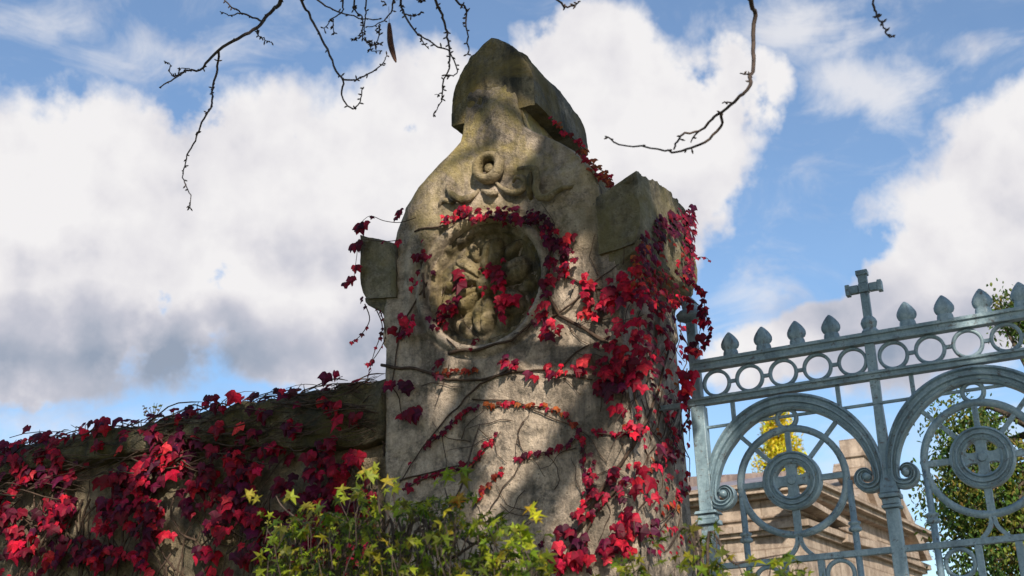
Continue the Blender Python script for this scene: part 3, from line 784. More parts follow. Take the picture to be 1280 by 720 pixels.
# frieze rings
def ring_mesh(name, cx, cz, R, w, d=.016):
    m = MB(); m.sweep(circ(cx, cz, R, 48), [(-1, GY + d * .7), (-1, GY - d * .6), (0, GY - d), (1, GY - d * .6), (1, GY + d * .7)], w, True)
    return m.build(name, M_iron, gate, smooth=True)
r0 = ring_mesh('frieze_ring', -2.012, 3.628, .076, .0095)
posts = (-1.105, -.09, .92)
ringx = [-2.012 + .2 * k for k in range(5)] + [-.995 + .2 * k + .01 for k in range(5)] + [.02 + .2 * k for k in range(5)] + [1.03 + .2 * k for k in range(5)]
for x in ringx[1:]: copy_part(r0, gate, (x + 2.012, 0, 0))
# links between rings
lk = MB(); lk.smooth = False; lk.box(-1.934, -1.890, GY - .01, GY + .01, 3.617, 3.639); l0 = lk.build('ring_link', M_iron, gate, bevel=.004)
for a, b in zip(ringx, ringx[1:]):
    if b - a < .21 and abs(a + 2.012) > .01: copy_part(l0, gate, ((a + b) / 2 + 1.912, 0, 0))
# leaf spikes
def spike():
    m = MB(); c = (-1.912, GY, 0); nz = 14; vs = []; fs = []; na = 16
    pr = [(3.774, .044, .024), (3.80, .043, .024), (3.812, .040, .022), (3.818, .036, .02), (3.824, .046, .022), (3.84, .053, .026), (3.858, .053, .026), (3.876, .046, .024), (3.896, .034, .018), (3.914, .020, .012), (3.928, .006, .005)]
    for z, rx, ry in pr:
        for k in range(na):
            a = 2 * PI * k / na; lob = 1 + .10 * math.cos(5 * a)
            vs.append((c[0] + rx * math.cos(a) * lob, c[1] + ry * math.sin(a) * (1 + .25 * math.cos(6 * a)), z))
    for i in range(len(pr) - 1):
        for k in range(na): k2 = (k + 1) % na; fs.append((i * na + k, i * na + k2, (i + 1) * na + k2, (i + 1) * na + k))
    fs.append(tuple((len(pr) - 1) * na + k for k in range(na)))
    m.add(vs, fs); return m.build('leaf_spike', M_iron, gate)
s0 = spike()
spx = [-1.912 + .2 * k for k in range(1, 4)] + [-.885 + .203 * k for k in range(4)] + [.12 + .2 * k for k in range(4)] + [1.13 + .2 * k for k in range(4)]
for x in spx: copy_part(s0, gate, (x + 1.912, 0, 0))
# cross on the middle post
m = MB(); m.smooth = False; cx = posts[0] + .012
m.lathe((cx, GY, 0), [(.046, 3.774), (.050, 3.79), (.036, 3.805), (.042, 3.82), (.048, 3.842), (.040, 3.862), (.027, 3.878)], 14, .7)
m.box(cx - .024, cx + .024, GY - .018, GY + .018, 3.87, 4.02); m.box(cx - .028, cx + .028, GY - .024, GY + .024, 4.022, 4.078)
m.box(cx - .026, cx + .026, GY - .018, GY + .018, 4.080, 4.15); m.box(cx - .034, cx + .034, GY - .026, GY + .026, 4.128, 4.158)
m.box(cx - .090, cx - .030, GY - .018, GY + .018, 4.026, 4.074); m.box(cx + .030, cx + .090, GY - .018, GY + .018, 4.026, 4.074)
m.box(cx - .104, cx - .078, GY - .026, GY + .026, 4.018, 4.082); m.box(cx + .078, cx + .104, GY - .026, GY + .026, 4.018, 4.082)
m.build('cross', M_iron, gate, smooth=False, bevel=.004)
# posts
def midpost(px, k):
    m = MB(); m.smooth = False
    def sq(z0, z1, w0, w1, d0=None, d1=None):
        d0 = d0 or w0; d1 = d1 or w1
        vs = [(px - w0, GY - d0, z0), (px + w0, GY - d0, z0), (px + w0, GY + d0, z0), (px - w0, GY + d0, z0), (px - w1, GY - d1, z1), (px + w1, GY - d1, z1), (px + w1, GY + d1, z1), (px - w1, GY + d1, z1)]
        m.add(vs, [(3, 2, 1, 0), (4, 5, 6, 7), (0, 1, 5, 4), (1, 2, 6, 5), (2, 3, 7, 6), (3, 0, 4, 7)])
    sq(.05, 2.78, .034, .034); sq(2.782, 2.80, .050, .050); sq(2.802, 2.835, .044, .044); sq(2.837, 2.862, .056, .056)
    sq(2.864, 3.0, .050, .030); sq(3.0, 3.36, .030, .024); sq(3.36, 3.504, .024, .026); sq(3.547, 3.714, .026, .026)
    return m.build('middle_post', M_iron, gate, smooth=False, bevel=.004)
for k, px in enumerate(posts): midpost(px, k)
# arches with volutes
def arch_path(cx):
    cz = 2.975; Ro = .503; pts = []; hw = []
    def half(s):
        pp = []; hh = []
        vx = cx + s * .407; vz = 2.968
        n = 30
        for i in range(n + 1):      # from volute heart outwards to the outer side
            t = i / n; ang = lerp(-PI * 1.35 - 2 * PI * .25, 0.0, t)     # 0 = outer side
            h = lerp(.009, .030, t ** .8); outer = lerp(.030, .098, min(1, t * 1.15) ** .9) if t < .87 else .098
            rho = outer - h
            pp.append((vx + s * rho * math.cos(ang), vz + rho * math.sin(ang))); hh.append(h)
        m_ = 30
        for i in range(1, m_ + 1):
            t = i / m_; a = t * PI / 2; h = lerp(.030, .047, min(1, t * 2.2)); R = Ro - h
            pp.append((cx + s * (R + .002) * math.cos(a), cz + R * math.sin(a) * 1.04)); hh.append(h)
        return pp, hh
    l, lh = half(-1); r, rh = half(1)
    return l + r[::-1][1:], lh + rh[::-1][1:]
def panel(cx):
    hub = (cx - .006, 2.997)
    p, h = arch_path(cx); m = MB(); m.sweep(p, prof_mould(.042), h); ar = m.build('scroll_arch', M_iron, gate, smooth=True); ar.modifiers.new('es', 'EDGE_SPLIT').split_angle = math.radians(30)
    m = MB()
    for s in (-1, 1):
        m = MB(); m.tube([(cx + s * .407, GY - .05, 2.968), (cx + s * .407, GY - .035, 2.968), (cx + s * .407, GY + .02, 2.968)], [.010, .024, .024], 14)
        m.build('volute_eye', M_iron, ar)
    ring_mesh('wheel_ring', hub[0], hub[1], .300, .019, .018)
    # hub: heavy moulded ring with cross
    m = MB(); m.sweep(circ(hub[0], hub[1], .130, 56), prof_mould(.036), .036, True)
    hb = m.build('hub_ring', M_iron, gate, smooth=True); hb.modifiers.new('es', 'EDGE_SPLIT').split_angle = math.radians(30)
    m = MB(); n = 12     # pierced cross: four arms flaring to the rim, concave between them
    for q in range(4):
        a = q * PI / 2; ca, sa = math.cos(a), math.sin(a); vs = []
        prof = [(0, .036), (.03, .030), (.05, .026), (.07, .028), (.09, .042), (.10, .058)]
        for y in (GY - .024, GY + .018):
            for (r, w) in prof:
                for s in (-1, 1): vs.append((hub[0] + r * ca - s * w * sa, y, hub[1] + r * sa + s * w * ca))
        k = len(prof); fs = []
        for i in range(k - 1):
            b0 = i * 2; fs.append((b0, b0 + 1, b0 + 3, b0 + 2)); b1 = b0 + 2 * k; fs.append((b1 + 2, b1 + 3, b1 + 1, b1)); fs.append((b0, b0 + 2, b1 + 2, b1)); fs.append((b0 + 3, b0 + 1, b1 + 1, b1 + 3))
        m.add([(x, y + (.002 if q % 2 else 0), z) for x, y, z in vs], fs)
    m.tube([(hub[0], GY - .034, hub[1]), (hub[0], GY - .02, hub[1])], [.022, .03], 14)
    m.build('hub_cross', M_iron, hb, smooth=False)
    ring_mesh('small_ring', cx, 3.357, .055, .012, .014)
    def bar(name, a, b, w, d=.012):
        m = MB(); m.sweep([a, b], prof_rect(d, d), w); return m.build(name, M_iron, gate, smooth=False, bevel=.003)
    for s in (-1, 1):
        bar('spoke', (hub[0] + s * .108, hub[1] + .115), (hub[0] + s * .312, hub[1] + .335), .0125, .010)
        bar('spoke', (hub[0] + s * .160, hub[1]), (hub[0] + s * .288, hub[1]), .017, .012)
        m = MB(); x = cx + s * .305
        m.tube([(x, GY, 2.96), (x, GY, .17)], .0185, 10); m.lathe((x, GY, 0), [(.020, 2.678), (.036, 2.685), (.036, 2.70), (.026, 2.706), (.026, 2.716), (.034, 2.722), (.034, 2.732), (.020, 2.738)], 14)
        m.build('upright_bar', M_iron, gate)
        bar('short_bar', (cx + s * .307, 3.380), (cx + s * .307, 3.506), .012)
        ring_mesh('lower_ring', cx + s * .2, 2.462, .073, .011)
        bar('lower_bar', (cx + s * .1, 2.546), (cx + s * .1, .17), .018, .016)
    bar('spoke', (hub[0], hub[1] + .162), (hub[0], hub[1] + .288), .015, .011)
    bar('spoke', (hub[0], hub[1] - .162), (hub[0], 2.66), .020, .013)
    m = MB()
    for s in (-1, 1): m.sweep([(cx - .006 + s * (.008 + .060 * (t / 8) ** 2.2), 2.68 - .103 * t / 8) for t in range(9)], prof_rect(.014, .012), .011)
    m.build('forked_foot', M_iron, gate, smooth=False)
for cx in (-1.622, -.600, .415, 1.43): panel(cx)
# hanging post beside the pier
gp = empty('gate_post', (-2.135, GY, 0), 'tall iron gate post with a pointed knob hinged close beside the ivy covered pier', 'gate post')
m = MB(); m.smooth = False
def post_sq(z0, z1, w0, w1, px=-2.135):
    vs = [(px - w0, GY - w0, z0), (px + w0, GY - w0, z0), (px + w0, GY + w0, z0), (px - w0, GY + w0, z0), (px - w1, GY - w1, z1), (px + w1, GY - w1, z1), (px + w1, GY + w1, z1), (px - w1, GY + w1, z1)]
    m.add(vs, [(3, 2, 1, 0), (4, 5, 6, 7), (0, 1, 5, 4), (1, 2, 6, 5), (2, 3, 7, 6), (3, 0, 4, 7)])
post_sq(0, 2.80, .040, .040); post_sq(2.802, 2.83, .062, .062); post_sq(2.832, 2.86, .050, .050); post_sq(2.862, 2.88, .068, .060); post_sq(2.882, 3.50, .040, .040); post_sq(3.55, 4.03, .030, .028)
m.build('shaft', M_iron, gp, smooth=False, bevel=.005)
m = MB(); m.lathe((-2.135, GY, 0), [(.036, 4.03), (.06, 4.045), (.085, 4.055), (.09, 4.08), (.07, 4.10), (.045, 4.11), (.05, 4.13), (.045, 4.155), (.025, 4.18), (.006, 4.20)], 16); m.build('finial', M_iron, gp)
m = MB(); m.smooth = False; m.box(-2.40, -2.185, GY - .022, GY + .022, 3.512, 3.540); m.build('hinge_strap', M_iron, gp, smooth=False, bevel=.003)
m = MB(); m.smooth = False; m.box(-2.40, -2.185, GY - .022, GY + .022, .8, .84); m.build('hinge_strap', M_iron, gp, smooth=False, bevel=.003)

# ------------------------------------------------------------------ chapel behind the gate
A = P(1000, 640, 21.0); zc = A.z
B = PZ(1150, 698, zc)
fd = (B - A); fd.z = 0; L = fd.length; fd.normalize(); fn = Vector((fd.y, -fd.x, 0))
if fn.x < 0: fn = -fn
chap = empty('chapel', (A.x, A.y, 0), 'sunlit pinkish stone chapel with moulded cornices, steep gable and chimney seen through the gate', 'chapel')
ex = Vector((-1, 0, 0))
def zat(py): return P(960, py, A.y).z
def slab(name, a, b, z0, z1, out_, depth, mt=M_chap, bev=.01):
    """a wall course from a to b (ground points), pushed out by out_, depth inwards"""
    m = MB(); m.smooth = False
    d = (b - a); d.z = 0; dl = d.normalized(); n = Vector((dl.y, -dl.x, 0))
    return dl, n
def course(m, z0, z1, o):
    """one band of the two visible facades, pushed out by o"""
    pts = []
    a0 = A + ex * 9; p0 = a0 + Vector((0, -o, 0))
    # corner of the two offset lines
    # line 1: y = A.y - o ; line 2: through A + fn*o along fd
    q = A + fn * o; t = ((A.y - o) - q.y) / fd.y; c = q + fd * t
    p2 = A + fd * (L + o * .6) + fn * o
    bk = p2 + Vector((-9, 3, 0)); bl = a0 + Vector((0, 8, 0))
    ring = [p0, c, p2, bk, bl]
    vs = [(p.x, p.y, z0) for p in ring] + [(p.x, p.y, z1) for p in ring]; k = 5
    m.add(vs, [(i, (i + 1) % k, k + (i + 1) % k, k + i) for i in range(k)] + [tuple(range(k))[::-1], tuple(range(k, 2 * k))])
zz = {k: zat(k) for k in (576, 598, 612, 619, 624, 640, 648, 656, 664, 670, 678)}
m = MB(); m.smooth = False; course(m, 0, zz[670], 0); course(m, zz[656] + .02, zz[624] - .01, .0); m.build('wall', M_chap, chap, smooth=False, fix=True)
m = MB(); m.smooth = False
course(m, zz[670] + .002, zz[664], .10); course(m, zz[664] + .002, zz[656], .18); course(m, zz[648], zz[648] + .05, .05); course(m, zz[624], zz[619], .16); course(m, zz[619] + .002, zz[612], .30); course(m, zz[612] + .002, zz[612] + .07, .38)
m.build('cornice', M_chap, chap, smooth=False, fix=True)
# roof and attic
M_attic = stone('attic_stone', (.34, .26, .23), (.24, .19, .17), (.13, .10, .10), grime=.5, bump=.3, seed=5, black=(.08, .06, .06))
m = MB(); m.smooth = False
a0 = A + ex * 9
zr = zz[612] + .072; zt = zz[576]
e5 = A + fd * 3.2 - fn * 1.2; e4 = A + fd * 1.5 - fn * 1.4
p = [(a0.x, A.y - .3, zr), (A.x + .1, A.y - .3, zr), (e4.x, A.y + 2.4, zt + .3), (a0.x, A.y + 2.4, zt + .3), (e5.x, A.y + 5, zr), (a0.x, A.y + 5, zr)]
m.add(p, [(0, 1, 2, 3), (3, 2, 4, 5), (1, 4, 2), (0, 3, 5)]); m.build('roof', M_lead, chap, smooth=False)
def onface(px, py, o=0.0): return PP(px, py, A + fn * o, fn)
# steep gable rising above the side facade
def prism(m, pts, n, d):
    k = len(pts); vs = [tuple(p) for p in pts] + [tuple(p - n * d) for p in pts]
    m.add(vs, [tuple(range(k)), tuple(range(k, 2 * k))[::-1]] + [(i, (i + 1) % k, k + (i + 1) % k, k + i) for i in range(k)])
m = MB(); m.smooth = False
prism(m, [onface(*q, .02) for q in ((1058, 664), (1068, 624), (1098, 590), (1118, 606), (1150, 674), (1150, 694), (1100, 676), (1060, 666))], fn, 1.6)
m.build('gable', M_chap, chap, smooth=False, fix=True)
m = MB(); m.smooth = False
prism(m, [onface(*q, .30) for q in ((1098, 572), (1116, 598), (1151, 668), (1166, 700), (1160, 701), (1146, 672), (1112, 606), (1097, 582))], fn, .9)
prism(m, [onface(*q, .14) for q in ((1088, 608), (1092, 606), (1112, 655), (1108, 660))], fn, .3)
prism(m, [onface(*q, .14) for q in ((1120, 622), (1124, 622), (1146, 676), (1141, 676))], fn, .3)
prism(m, [onface(*q, .22) for q in ((1060, 668), (1148, 690), (1150, 699), (1060, 677))], fn, .5)
prism(m, [onface(*q, .30) for q in ((1000, 615), (1062, 652), (1062, 658), (1000, 622))], fn, .5)
m.build('raking_cornice', M_chap, chap, smooth=False, fix=True)
m = MB(); m.smooth = False
at_ = [A + Vector((-2.2, .9, 0)), A + fd * .6 + Vector((-.55, .9, 0)), A + fd * (L * .62) - fn * .7, A + fd * (L * .62) - fn * 3, A + Vector((-2.2, 3.4, 0))]
m.add([(p.x, p.y, zr - .02) for p in at_] + [(p.x, p.y, zt + .10) for p in at_], [(k, (k + 1) % 5, 5 + (k + 1) % 5, 5 + k) for k in range(5)] + [(4, 3, 2, 1, 0), (5, 6, 7, 8, 9)])
m.build('attic', M_attic, chap, smooth=False, bevel=.02)
m = MB(); m.smooth = False
c0 = P(1056, 580, A.y + 2.2); c1 = P(1080, 548, A.y + 2.2); w = (c1.x - c0.x)
m.box(c0.x, c1.x, A.y + 1.9, A.y + 2.5, c0.z - .3, c1.z - .04); m.box(c0.x - .04, c1.x + .04, A.y + 1.85, A.y + 2.55, c0.z + .04, c0.z + .12); m.build('chimney', M_chap, chap, smooth=False, bevel=.015)

# ------------------------------------------------------------------ foliage masses
def clump_tree(name, base, label, cat, blobs, n_cl, cl_r, leaf, tints, trunk_r, n_leaf=16, outline=OVALO, group=None, mt=None, gap=.0):
    e = empty(name, base, label, cat, group); F = MB(); W = MB()
    wts = [b[3] for b in blobs]; cents = []
    for i in range(n_cl):
        b = random.choices(blobs, wts)[0]
        d = Vector((random.gauss(0, 1), random.gauss(0, 1), random.gauss(0, 1))).normalized() * (rnd() ** .45)
        c = Vector(b[0]) + Vector((d.x * b[1], d.y * b[1], d.z * b[2]))
        if noise.noise(c * .9) < gap: continue
        cents.append(c)
        tb = random.choice(tints)
        for k in range(n_leaf):
            q = c + Vector((random.gauss(0, cl_r), random.gauss(0, cl_r), random.gauss(0, cl_r * .7)))
            put_leaf(F, q, (U(-1, 1), U(-1, .6), U(-.2, 1)), leaf * U(.6, 1.25), outline, hsvvar(tb, .3), roll=U(-1.2, 1.2))
    F.build('crown', mt or M_green, e, smooth=False)
    base = Vector(base); mid = sum((Vector(b[0]) for b in blobs), Vector()) / len(blobs)
    top = Vector((lerp(base.x, mid.x, .6), lerp(base.y, mid.y, .6), mid.z))
    W.tube(smooth_path([base, base.lerp(top, .35) + Vector((.1, 0, 0)), base.lerp(top, .7), top], 5), [lerp(trunk_r, trunk_r * .3, i / 15) for i in range(16)], 9)
    for c in random.sample(cents, min(len(cents), 46)):
        t = U(.35, 1); s = base.lerp(top, t)
        W.tube(smooth_path([s, s.lerp(c, .5) + Vector((U(-.2, .2), U(-.2, .2), U(-.1, .3))), c], 4), [lerp(trunk_r * .22, .006, i / 8) for i in range(9)], 5)
    W.build('trunk', M_bark, e); return e
# broad tree at right behind the gate
T = lambda px, py, y: tuple(P(px, py, y))
TY = 13.0
bl = [(T(1262, 520, TY), .75, .55, 4), (T(1225, 515, TY), .35, .35, 1.2), (T(1245, 620, TY), .7, .5, 3.5), (T(1265, 690, TY), .6, .5, 3), (T(1205, 600, TY), .30, .3, .9), (T(1200, 560, TY), .25, .3, .5), (T(1270, 445, TY), .32, .4, 1.8), (T(1278, 400, TY), .2, .3, .8), (T(1196, 440, TY), .20, .15, .35), (T(1262, 382, TY), .16, .16, .35),
      (T(1380, 520, TY), 1.2, 1.2, 5), (T(1380, 680, TY), 1.2, 1.2, 4), (T(1225, 655, TY), .35, .3, 1.0)]
clump_tree('broadleaf_tree', (P(1400, 600, TY).x, TY, 0), 'broad dark green tree turning yellow, seen through the right side of the gate', 'tree', bl, 1150, .10, .055,
           [(.09, .17, .035), (.12, .20, .035), (.07, .14, .035), (.16, .22, .04), (.08, .15, .03), (.20, .23, .04), (.26, .24, .04), (.10, .17, .03)], .22, n_leaf=30, gap=-.12)
# yellow conifer
TY2 = 40.0
def yel():
    e = empty('yellow_tree', (P(975, 600, TY2).x, TY2, 0), 'slender bright yellow tree rising behind the chapel roof', 'tree'); F = MB(); W = MB()
    c = P(978, 590, TY2); top = P(981, 514, TY2).z; bx = c.x; z0 = 2.0
    for i in range(20000):
        t = rnd() ** .8; z = lerp(top, z0, t); R = (.28 + .82 * min(1, (top - z) / 3.2) ** .75); a = U(0, 2 * PI); r = R * rnd() ** .45 * (1 + .25 * math.sin(5 * a + z * 2.2))
        q = (bx + r * math.cos(a), TY2 + r * math.sin(a), z + U(-.1, .1)); 
        put_leaf(F, q, (U(-1, 1), U(-1, .4), U(-.2, 1)), U(.09, .2), OVALO, hsvvar(random.choice([(.78, .66, .03), (.68, .56, .02), (.45, .42, .03), (.85, .70, .05)]), .2), roll=U(2, 4))
    F.build('crown', M_green, e, smooth=False); W.tube([(bx, TY2, 0), (bx, TY2, top - .8)], [.16, .03], 8); W.build('trunk', M_bark, e)
yel()

# ------------------------------------------------------------------ shrubs in front
def shrub(name, label, region, y, n, size, tints, stems, base, dens=None):
    e = empty(name, base, label, 'shrub'); F = MB(); W = MB(); tips = []
    for pts in stems:
        q = [P(a, b, y + (dy if False else 0)) for a, b in pts]; q = smooth_path([Vector(base) + Vector((U(-.1, .1), 0, 0))] + q, 7)
        W.tube(q, [lerp(.010, .002, i / len(q)) for i in range(len(q))], 5)
    for i in range(n):
        px, py = region()
        yy = y + U(-.5, .5); q = P(px, py, yy); t = random.choice(tints)
        s = size * U(.45, 1.3)
        put_leaf(F, q, (U(-.9, .9), U(-1, .2), U(-.1, 1.1)), s, MAPLEO, hsvvar(t, .2), roll=U(-1.2, 1.2), curl=U(.05, .4))
        if i % 3 == 0:
            p2 = q + Vector((U(-.08, .08), U(-.05, .05), -U(.06, .2))); W.tube([p2, q.lerp(p2, .5) + Vector((U(-.01, .01), 0, .01)), q], [.003, .002, .0012], 4)
    for a in (SPR if y == 4.5 else []): put_leaf(F, *a[:5], roll=a[5], curl=a[6])
    F.build('foliage', M_green, e, smooth=False); W.build('stems', M_twig, e)
EDGE = [(300, 668), (320, 640), (340, 622), (355, 618), (380, 625), (410, 628), (430, 618), (455, 602), (480, 598), (500, 612), (530, 620), (550, 606), (570, 600), (600, 625), (615, 636), (640, 640), (660, 655), (685, 668), (700, 690), (705, 720)]
def edge(x, E_):
    if x <= E_[0][0]: return E_[0][1]
    for a, b in zip(E_, E_[1:]):
        if x <= b[0]: return lerp(a[1], b[1], (x - a[0]) / (b[0] - a[0]))
    return 760
def reg1():
    while True:
        x = U(318, 690); e_ = edge(x, EDGE); y = e_ + (800 - e_) * rnd() ** 1.05
        if x < 345 and rnd() < .4: continue
        if x > 600 and rnd() < .45 and y < 690: continue
        if noise.noise(Vector((x * .03, y * .045, 1))) + .0022 * (y - e_) * 3 < .10: continue
        return x, y
GT = [(.24, .27, .014), (.16, .21, .012), (.10, .15, .012), (.32, .33, .02), (.06, .10, .01), (.13, .16, .012)]
# bright sprigs at its edge
SPR = []
def sprig(px, py, n, r, tint, y=4.4, s=.052):
    for i in range(n): SPR.append((P(px + U(-r, r), py + U(-r, r), y + U(-.08, .08)), (U(-.6, .8), -1, U(0, .9)), s * U(.7, 1.1), MAPLEO, hsvvar(tint, .15), U(-1.5, 1.5), U(.05, .3)))
for a in [(672,640,4,9,(.55,.50,.03)),(660,672,5,10,(.42,.48,.03)),(645,665,5,10,(.36,.42,.03)),(575,622,3,6,(.60,.30,.03)),(555,596,4,9,(.30,.34,.02)),(578,594,4,9,(.22,.28,.02)),(470,590,5,10,(.34,.38,.03)),(490,603,5,9,(.36,.38,.03)),(455,594,3,7,(.38,.40,.04)),
          (380,628,3,7,(.32,.34,.03)),(362,616,3,6,(.34,.36,.04)),(395,640,4,9,(.38,.42,.04)),(318,620,3,7,(.34,.34,.03)),(345,665,4,9,(.38,.42,.05)),(420,615,3,7,(.30,.34,.03)),(500,635,4,9,(.34,.38,.03)),(620,665,4,9,(.36,.40,.03))]: sprig(*a)
b1 = P(490, 700, 4.5)
shrub('maple_shrub', 'larger yellow green maple sapling in front of the wall and pier foot', reg1, 4.5, 2200, .042, GT,
      [[(495, 720), (478, 660), (470, 600), (466, 574)], [(500, 720), (505, 680), (495, 640), (490, 600)], [(505, 720), (545, 660), (575, 612), (590, 560), (600, 530)], [(510, 720), (560, 700), (610, 670), (650, 660), (672, 648)], [(480, 720), (420, 680), (360, 640), (345, 620)], [(480, 720), (440, 660), (410, 640)], [(500, 720), (560, 660), (556, 610)], [(500, 720), (600, 680), (640, 655)]], (b1.x, 4.5, 0))
EDGE2 = [(740, 715), (770, 700), (800, 690), (815, 668), (840, 655), (860, 650), (880, 640), (895, 655), (905, 685), (930, 697), (960, 698), (990, 690), (1010, 712), (1040, 722)]
def reg2():
    while True:
        x = U(740, 1050); e_ = edge(x, EDGE2); y = e_ + (790 - e_) * rnd() ** 1.1
        if noise.noise(Vector((x * .035, y * .05, 5))) < -.12: continue
        return x, y
b2 = P(880, 720, 4.9)
shrub('maple_shrub', 'smaller yellow green maple sapling at the foot of the iron gate post', reg2, 4.9, 480, .045, GT, [[(880, 720), (868, 690), (872, 650)], [(885, 720), (920, 705), (985, 692)], [(875, 720), (830, 690), (815, 675)]], (b2.x, 4.9, 0))

# ------------------------------------------------------------------ the tree overhead
tree = empty('overhanging_tree', (8.6, -1.4, 0), 'tree whose thin bare budded twigs hang down in front of the sky above the pier', 'tree')
TB = Vector((8.6, -1.4, 0)); TR = MB(); LB = MB()
FORK = Vector((8.1, -1.0, 5.2))
TR.tube(smooth_path([TB, TB + Vector((-.1, .1, 1.8)), TB + Vector((-.15, .3, 3.6)), FORK], 6), [lerp(.30, .17, i / 18) for i in range(19)], 14)
def HB(pts, tr, y, r0, r1, kind='limb'):
    q = [P(tr[0] + a / tr[2], tr[1] + b / tr[2], y + .05 * i) for i, (a, b) in enumerate(pts)]
    return q
BR = MB(); hang = []
def twig(pts, tr, y=4.6, r0=.008, r1=.0025, ext=None, buds=10):
    q = [P(tr[0] + a / tr[2], tr[1] + b / tr[2], y + .10 * math.sin(i * 1.3)) for i, (a, b) in enumerate(pts)]
    if ext is not None:
        d = (q[0] - q[1]).normalized(); d = (d + Vector((0, 0, .5))).normalized()
        q = [q[0] + d * .55 + Vector((0, 0, .25)), q[0] + d * .28] + q
    sp = smooth_path(q, 5); n = len(sp)
    sp = [p + Vector((noise.noise(p * 14), 0, noise.noise(p * 14 + Vector((5, 5, 5))))) * .011 + Vector((noise.noise(p * 45), 0, noise.noise(p * 45 + Vector((9, 5, 5))))) * .007 for p in sp]
    BR.tube(sp, [lerp(r0, r1, i / n) for i in range(n)], 6)
    for k in range(int(buds * 1.3)):
        p = random.choice(sp[2:]); d = Vector((U(-1, 1), U(-.4, .4), U(-1, .6))).normalized() * U(.012, .026)
        BR.tube([p, p + d * .3, p + d * .6, p + d], [.0022, .0030, .0044, .0012], 6)
    return q
c7 = (180, 0, 2.667); c8 = (360, 0, 4.267); c9 = (700, 0, 2.667)
def above(px, y=4.6, dz=.75): p = P(px, 0, y); return p + Vector((.1, -.12, dz))
L1 = [above(355, 4.5), above(520, 4.4, .85), above(640, 4.3, .95), above(790, 4.0, 1.3)]
a_ = 4.6
twig([(455,0),(430,35),(385,80),(330,120),(250,165),(215,205),(180,232),(140,235),(90,270),(50,290)], c7, r0=.013, r1=.003, ext=L1[0], buds=16)
twig([(250,167),(245,230),(228,290),(225,345),(190,420),(165,480),(135,540),(130,590),(150,640),(155,690)], c7, r0=.0065, r1=.002, buds=26)
twig([(400,70),(370,62),(320,45),(290,15),(255,-10)], c7, r0=.006, r1=.003, buds=8); twig([(320,45),(285,50),(255,38)], c7, r0=.004, r1=.002, buds=3)
twig([(140,235),(110,250),(90,245),(85,215),(65,205)], c7, r0=.004, r1=.002, buds=8); twig([(150,230),(120,228),(118,238)], c7, r0=.003, r1=.002, buds=5)
twig([(375,90),(378,118),(400,130),(422,142)], c7, r0=.004, r1=.002, buds=10)
twig([(525,0),(560,60),(600,150),(640,235),(660,270),(660,325),(690,360),(715,345),(730,295)], c7, r0=.008, r1=.0025, ext=above(365, 4.6), buds=16)
twig([(660,265),(720,262),(780,225),(810,185)], c7, r0=.005, r1=.002, buds=10)
twig([(160,0),(240,55),(380,95),(480,108)], c8, r0=.006, r1=.003, ext=above(385), buds=8); twig([(295,0),(290,60),(230,100),(190,165)], c8, r0=.006, r1=.002, ext=above(428), buds=14); twig([(230,100),(245,175)], c8, r0=.003, r1=.002, buds=8)
twig([(350,0),(355,50),(400,100),(400,190),(440,235),(500,245)], c8, r0=.006, r1=.002, ext=above(440), buds=30); twig([(415,0),(410,80),(408,170)], c8, r0=.005, r1=.003, ext=above(458), buds=12)
twig([(565,0),(540,70),(490,125),(430,145)], c8, r0=.006, r1=.002, ext=above(492), buds=12); twig([(490,125),(480,190),(460,240),(430,225)], c8, r0=.004, r1=.002, buds=16); twig([(500,5),(530,20)], c8, r0=.004, r1=.002, buds=2)
twig([(400,190),(370,205),(355,205)], c8, r0=.003, r1=.002, buds=6); twig([(440,235),(450,270),(500,272)], c8, r0=.003, r1=.002, buds=6)
twig([(600,0),(605,45),(620,80),(690,180),(790,240),(860,285),(905,380),(870,405),(840,400)], c8, r0=.007, r1=.002, ext=above(500), buds=22); twig([(690,185),(750,265)], c8, r0=.003, r1=.002, buds=6); twig([(620,80),(670,85),(715,65)], c8, r0=.004, r1=.002, buds=8)
twig([(785,0),(830,90),(850,200),(860,300),(855,380),(820,460),(815,540),(780,600)], c8, r0=.008, r1=.002, ext=above(540), buds=28); twig([(815,500),(785,505)], c8, r0=.002, r1=.0015, buds=3)
twig([(900,-5),(940,50),(955,170),(960,290)], c8, r0=.007, r1=.003, ext=above(570), buds=24); twig([(690,-10),(715,5),(735,-8)], c8, r0=.006, r1=.004, buds=6)
twig([(640,0),(645,60),(645,200),(630,285),(580,345),(520,390),(465,435),(400,450),(385,495)], c9, y=4.4, r0=.011, r1=.0035, ext=above(925, 4.4), buds=10)
twig([(460,435),(435,475)], c9, y=4.4, r0=.004, r1=.002, buds=1); twig([(545,375),(530,430),(470,480),(390,507),(350,495),(220,485),(150,455)], c9, y=4.4, r0=.006, r1=.003, buds=5)
twig([(630,250),(605,248)], c9, y=4.4, r0=.004, r1=.002, buds=1); twig([(575,340),(540,342)], c9, y=4.4, r0=.004, r1=.002, buds=1)
twig([(1042,-5),(1050,40),(1065,60),(1085,90),(1090,120),(1110,122)], c9, y=4.5, r0=.006, r1=.002, ext=above(1090, 4.5), buds=14)
twig([(0,10),(25,22),(50,18),(62,0)], c9, y=4.4, r0=.006, r1=.003, ext=above(705, 4.4), buds=8)
BR.build('hanging_twigs', M_twig, tree)
pod = MB(); q = smooth_path([P(360 + a / 4.267, b / 4.267, 4.62) for a, b in ((540, 125), (543, 180), (548, 235), (562, 290), (576, 332))], 5)
pod.tube(q, [.0035 + .012 * math.sin(PI * min(1, (i + 1) / len(q) * 1.02)) ** .7 for i in range(len(q))], 7); pod.tube([P(486, 8, 4.62) , q[0]], .0012, 4)
